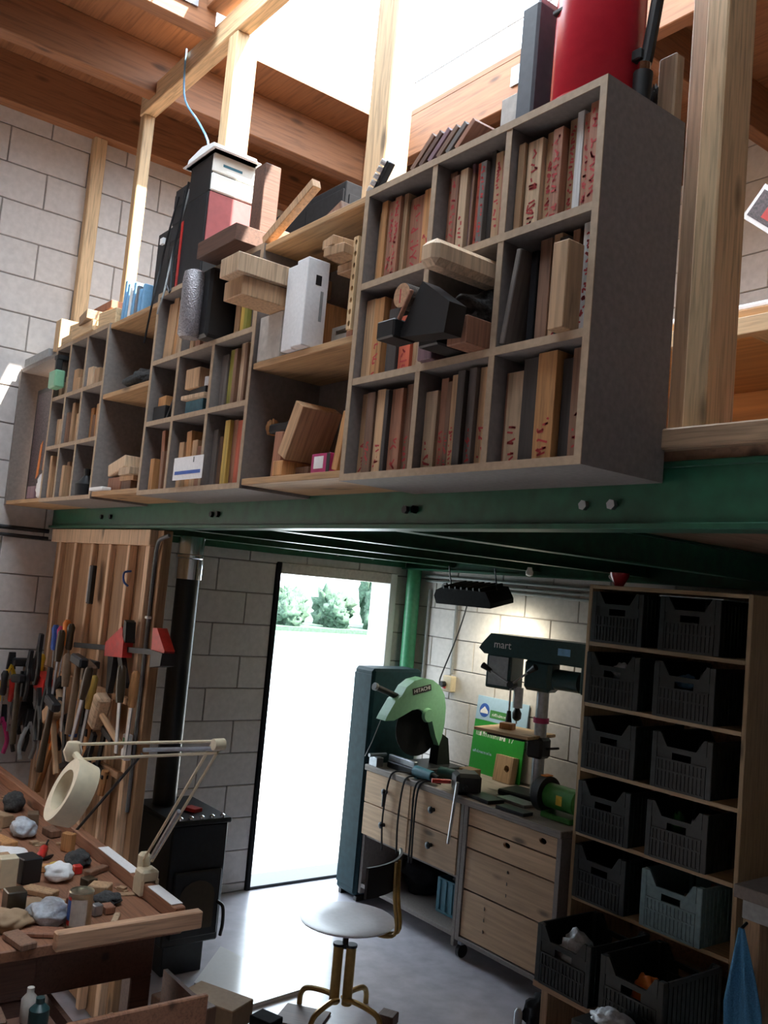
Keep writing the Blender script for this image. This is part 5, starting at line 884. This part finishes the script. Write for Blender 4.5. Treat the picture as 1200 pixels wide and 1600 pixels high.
# ================================================================== CRATE RACK
ck = thing('crate_rack', 'tall pine rack filled with dark plastic crates', 'rack', (-2.62, 4.0, 0)); oo = ck.location; RX0, RX1, RF, RB = -3.08, -2.17, 3.72, 4.285
MB(oo).box((RX0, RF, 0), (RX0+.022, RB, 2.122), .002).build('side_panel', 'rack_wood_z', ck); MB(oo).box((RX1-.022, RF, 0), (RX1, RB, 2.122), .002).build('side_panel', 'rack_wood_z', ck)
RZS = [.261, .568, .882, 1.198, 1.524, 1.831]
for z in RZS+[2.122]: MB(oo).box((RX0+.022, RF, z-.02), (RX1-.022, RB, z), .002).build('shelf', 'rack_wood_x', ck)
MB(oo).box((RX0+.022, RB-.008, .2), (RX1-.022, RB-.002, 2.10)).build('back_panel', 'deck', ck)
def make_crate(mat, w=.32, d=.40, h=.255):
    t = thing('plastic_crate', '', 'crate'); MB().box((-w/2+.006, .006, 0), (w/2-.006, d-.006, .008)).build('base', mat, t)
    for sx in (-1, 1):
        for y0 in (0, d-.03): MB().box((sx*w/2, y0, 0), (sx*(w/2-.03), y0+.03, h), .003).build('corner_post', mat, t)
    for fy in (0, d-.012):
        m = MB(); z1 = h*.76
        m.box((-w/2+.03, fy+.004, .0), (w/2-.03, fy+.008, z1-.055)); m.box((-w/2+.03, fy+.004, z1-.055), (-.05, fy+.008, z1)); m.box((.05, fy+.004, z1-.055), (w/2-.03, fy+.008, z1)); m.box((-.05, fy+.004, z1-.022), (.05, fy+.008, z1))
        n = 13
        for k in range(n):
            x = -w/2+.036+k*(w-.072)/(n-1); m.box((x-.004, fy, .004), (x+.004, fy+.012, z1-.06))
        m.box((-w/2+.03, fy-.001, z1*.42), (w/2-.03, fy+.0125, z1*.42+.008)); m.box((-w/2+.03, fy-.001, 0), (w/2-.03, fy+.0125, .012)); m.box((-w/2+.03, fy-.001, z1-.062), (w/2-.03, fy+.0125, z1-.054)); m.box((-w/2+.03, fy-.001, z1-.008), (w/2-.03, fy+.0125, z1+.002))
        for s in (-1, 1): m.prism([(s*(w/2-.03), z1-.01), (s*(w/2-.03), h), (s*(w/2-.045), h), (s*(w/2-.085), z1)], fy, fy+.012)
        m.build('slatted_end', mat, t)
    for sx in (-1, 1):
        m = MB(); xa, xb = sx*w/2, sx*(w/2-.008); m.box((xa-sx*.003, .03, 0), (xb, d-.03, h-.01))
        for k in range(12): y = .04+k*(d-.08)/11; m.box((xa, y-.004, .004), (xb, y+.004, h-.02))
        m.box((xa+sx*.001, .03, h-.022), (xb, d-.03, h)); m.build('slatted_side', mat, t)
    return t
RN = ['bottom row', 'second row up', 'third row up', 'fourth row up', 'fifth row up', 'top row']
c0 = make_crate('crate'); c1 = make_crate('crate_grey'); used = [0]
for r in range(6):
    for c in range(2):
        base = c1 if (r, c) == (1, 1) else c0
        if base is c1 or not used[0]:
            o = base
            if base is c0: used[0] = 1
        else: o = copy_tree(c0)
        x = -2.885 if c == 0 else -2.475; y = 3.70 + random.uniform(-.01, .01); z = RZS[r]+.001
        if r == 0: x = (-2.74 if c == 0 else -2.36); y = 3.30 if c == 0 else 3.28; z = .291
        o.location = (x, y, z); o.rotation_euler = (0, 0, R_(random.uniform(-1.5, 1.5))); o['group'] = 'plastic crates of the pine rack'
        o['label'] = ('pale grey-green slatted crate' if base is c1 else 'dark slatted crate')+', '+RN[r]+', '+['toward the bench', 'toward the towel'][c]+', in the pine rack'
fr = thing('floor_stand', 'low plank stand carrying the two lowest crates', 'stand', (-2.55, 3.50, 0)); MB().box((-.36, -.19, .262), (.38, .19, .29), .002).build('plank', 'board_x', fr)
for x in (-.34, .32): MB().box((x, -.15, 0), (x+.04, .15, .262), .002).build('leg', 'board_z', fr)
inn = [(0, 0, -.02, .19, (.09, .08, .05), 'plastic_bag', 'white and blue plastic bag in the lowest crate toward the bench'), (0, 1, .0, .15, (.085, .05, .035), 'orange', 'orange and white packet in the lowest crate toward the towel'), (0, 1, .10, .18, (.02, .02, .02), 'white', 'white knob in the lowest crate toward the towel'), (2, 1, .05, .15, (.065, .06, .055), 'plastic_bag', 'white bag in the third row crate toward the towel'), (2, 1, -.07, .16, (.03, .03, .05), 'grinder_green', 'green bottle cap in the third row crate'), (2, 0, .08, .17, (.04, .04, .05), 'drill_green', 'dark green tin in the third row crate toward the bench'), (4, 0, -.03, .17, (.05, .04, .045), 'plastic_bag', 'white packet in the fifth row crate toward the bench'), (4, 1, -.07, .18, (.05, .04, .035), 'sky_blue', 'pale blue packet in the fifth row crate'), (4, 1, .06, .16, (.025, .03, .045), 'white', 'white tub in the fifth row crate'), (1, 1, .02, .16, (.05, .05, .03), 'chrome', 'shiny metal parts in the pale grey-green crate'), (5, 1, .0, .11, (.085, .09, .05), 'rag', 'dark cloth in the top row crate toward the towel'), (3, 0, .0, .11, (.085, .09, .05), 'rag', 'dark cloth in the fourth row crate toward the bench')]
for k, (r, c, dx, dz, sz, mt, lab) in enumerate(inn):
    x = (-2.885 if c == 0 else -2.475)+dx; y = 3.82; z = RZS[r]
    if r == 0: x = (-2.74 if c == 0 else -2.36)+dx; y = 3.42; z = .291
    lumpy((x, y, z+.012 if sz[0] > .055 else z+dz-.04), (sz[0], sz[1], max(sz[2], (dz+.01)/1.6 if sz[0] > .055 else sz[2])), mt, lab, 80+k, 'crate_content', 'packet', amp=.18)
single('clear_lid', MB().box((-2.64, 3.70, 2.0875), (-2.30, 4.10, 2.0925), .001), 'galv', 'flat grey plate laid over the top crate toward the towel', 'lid')
cp = thing('red_cup', 'red cup standing on top of the pine rack', 'cup', (-2.98, 3.83, 2.1225)); MB().lathe([(.022, 0), (.026, .01), (.048, .05), (.05, .07), (.046, .07), (.04, .045), (.0, .02)], 18).build('bowl', 'red_gloss', cp, True); MB().tube([(-.04, 0, .06), (-.065, 0, .05), (-.04, 0, .03)], .006).build('handle', 'white', cp, True)
# floor in front of the rack
pb = onZ(985, 1600, .35); pb.y = 3.175; pb.x -= .03; o = MB().box((-.15, -.08, 0), (.15, .08, .33), .004).build('bin', 'black'); o.location = (pb.x, pb.y, .0005); tag(o, 'low black bin before the lowest crates', 'bin'); lumpy((pb.x, pb.y, .331), (.09, .06, .035), 'plastic_bag', 'crumpled clear plastic bag on the low black bin', 95, 'plastic_bag', 'bag'); lumpy((-2.98, 3.50, 0), (.09, .09, .09), 'black_matt', 'black rubbish heap on the floor between bench and rack', 96, 'rubbish_bag', 'bag'); single('tube_bottle', MB().lathe([(.018, 0), (.02, .1), (.008, .12)], 12, (-3.0, 3.33, 0)), 'galv', 'slim grey bottle on the floor before the rack', 'bottle', smooth=True)
# ---- table with towel right of the rack
rt_ = thing('side_table', 'table end with grey top beside the pine rack', 'table', (-1.5, 3.75, 0)); oo = rt_.location
MB(oo).box((-2.03, 3.45, .915), (-.9, 4.25, .965), .003).build('table_top', 'shelf_grey', rt_); MB(oo).box((-2.0, 3.47, .84), (-.93, 4.2, .914), .002).build('apron', 'lamp_grey', rt_)
for x in (-2.0, -1.0):
    for y in (3.48, 4.1): MB(oo).box((x, y, 0), (x+.07, y+.07, .84), .003).build('leg', 'board_z', rt_)
tw_ = thing('towel', 'blue towel hanging from a hook on the table leg', 'towel', (-1.965, 3.43, .40)); m = MB(); n, k = 16, 12; vs = []
for s in (0, .004):
    for j in range(k+1):
        z = .42-j*.058; wd = .012+.062*min(1, j/5)
        for i in range(n+1):
            u = i/n; vs.append((-wd+2*wd*u+.004*j, -.02+s-.012*math.sin(u*11+j*.12)*min(1, j/3), z))
q = (k+1)*(n+1)
m.add(vs, [(j*(n+1)+i, j*(n+1)+i+1, (j+1)*(n+1)+i+1, (j+1)*(n+1)+i) for j in range(k) for i in range(n)]+[(q+j*(n+1)+i, q+(j+1)*(n+1)+i, q+(j+1)*(n+1)+i+1, q+j*(n+1)+i+1) for j in range(k) for i in range(n)]); m.build('cloth', 'towel', tw_, True); MB().cyl((0, -.018, .42), (0, .018, .435), .006, n=8).build('hook', 'iron', tw_)

# ================================================================== UPPER FLOOR, right: plank table, boards, photo print
ut = thing('plank_table', 'wooden table of orange plywood seen from below on the upper floor', 'table', (-1.2, 3.0, 2.346)); oo = ut.location
MB(oo).box((-2.6, 2.58, 2.965), (.6, 3.5, 2.99), .002).build('table_top', 'ply_orange', ut); MB(oo).box((-2.6, 2.57, 2.905), (.6, 2.605, 2.964), .003).build('front_rail', 'pine_x', ut)
for x in (-2.5, -1.45, .4): MB(oo).box((x, 3.38, 2.346), (x+.06, 3.44, 2.964), .003).build('leg', 'pine_z', ut)
MB(oo).box((-1.62, 2.62, 2.93), (-1.56, 3.45, 2.963), .002).build('cross_rail', 'pine_y', ut); MB(oo).box((-2.6, 3.46, 2.5), (.6, 3.49, 2.964), .002).build('back_board', 'ply_orange', ut)
single('paper_roll', MB().box((-2.2, 2.60, 2.991), (.3, 2.85, 3.02), .01), 'paper', 'white paper spread along the upper table edge', 'paper')
for k, z in enumerate((2.346, 2.42, 2.49)): single('plank', MB().box((-2.3, 2.75+.04*k, z), (.3, 2.85+.04*k, z+.068), .003), 'deck', ['lowest brown plank stacked on edge under the upper table', 'middle brown plank stacked under the upper table', 'top brown plank stacked under the upper table'][k], 'plank')
single('pink_board', MB().box((-2.0, 1.80, 2.3905-.045), (.4, 1.83, 2.412), .002), 'magenta', 'thin pink strip behind the edge plank of the upper floor', 'strip')
ph = thing('photo_print', 'tilted photo print with white border hanging above the upper table', 'picture', onY(1205, 330, 2.6), (0, R_(40), 0)); MB().box((-.085, 0, -.06), (.085, .003, .06), .001).build('card', 'paper', ph); MB().box((-.072, -.0012, -.045), (.072, 0, .045)).build('image', 'picture_dark', ph); MB().box((-.02, -.0016, -.03), (.05, -.0012, .01)).build('image_figure', 'red', ph)
pl0 = onY(1205, 330, 2.6); single('string', MB().tube([(pl0.x, 2.604, pl0.z+.06), (pl0.x, 2.604, 4.47)], .0015, 5, smooth=0), 'white', 'thin string holding the photo print', 'string')
sd = thing('storage_cabinet', 'tall dark cabinet on the upper floor under the roof beam', 'cabinet', (-3.85, 2.42, 2.346)); MB().box((-.30, -.16, 0), (.36, .2, 1.56), .004).build('body', 'black_matt', sd)
for x in (-.29, .035): MB().box((x, -.17, .05), (x+.32, -.161, 1.52), .003).build('door', 'black_matt', sd)
MB().box((.361, -.14, .06), (.366, .18, 1.50), .002).build('side_sheet', 'black_matt', sd)
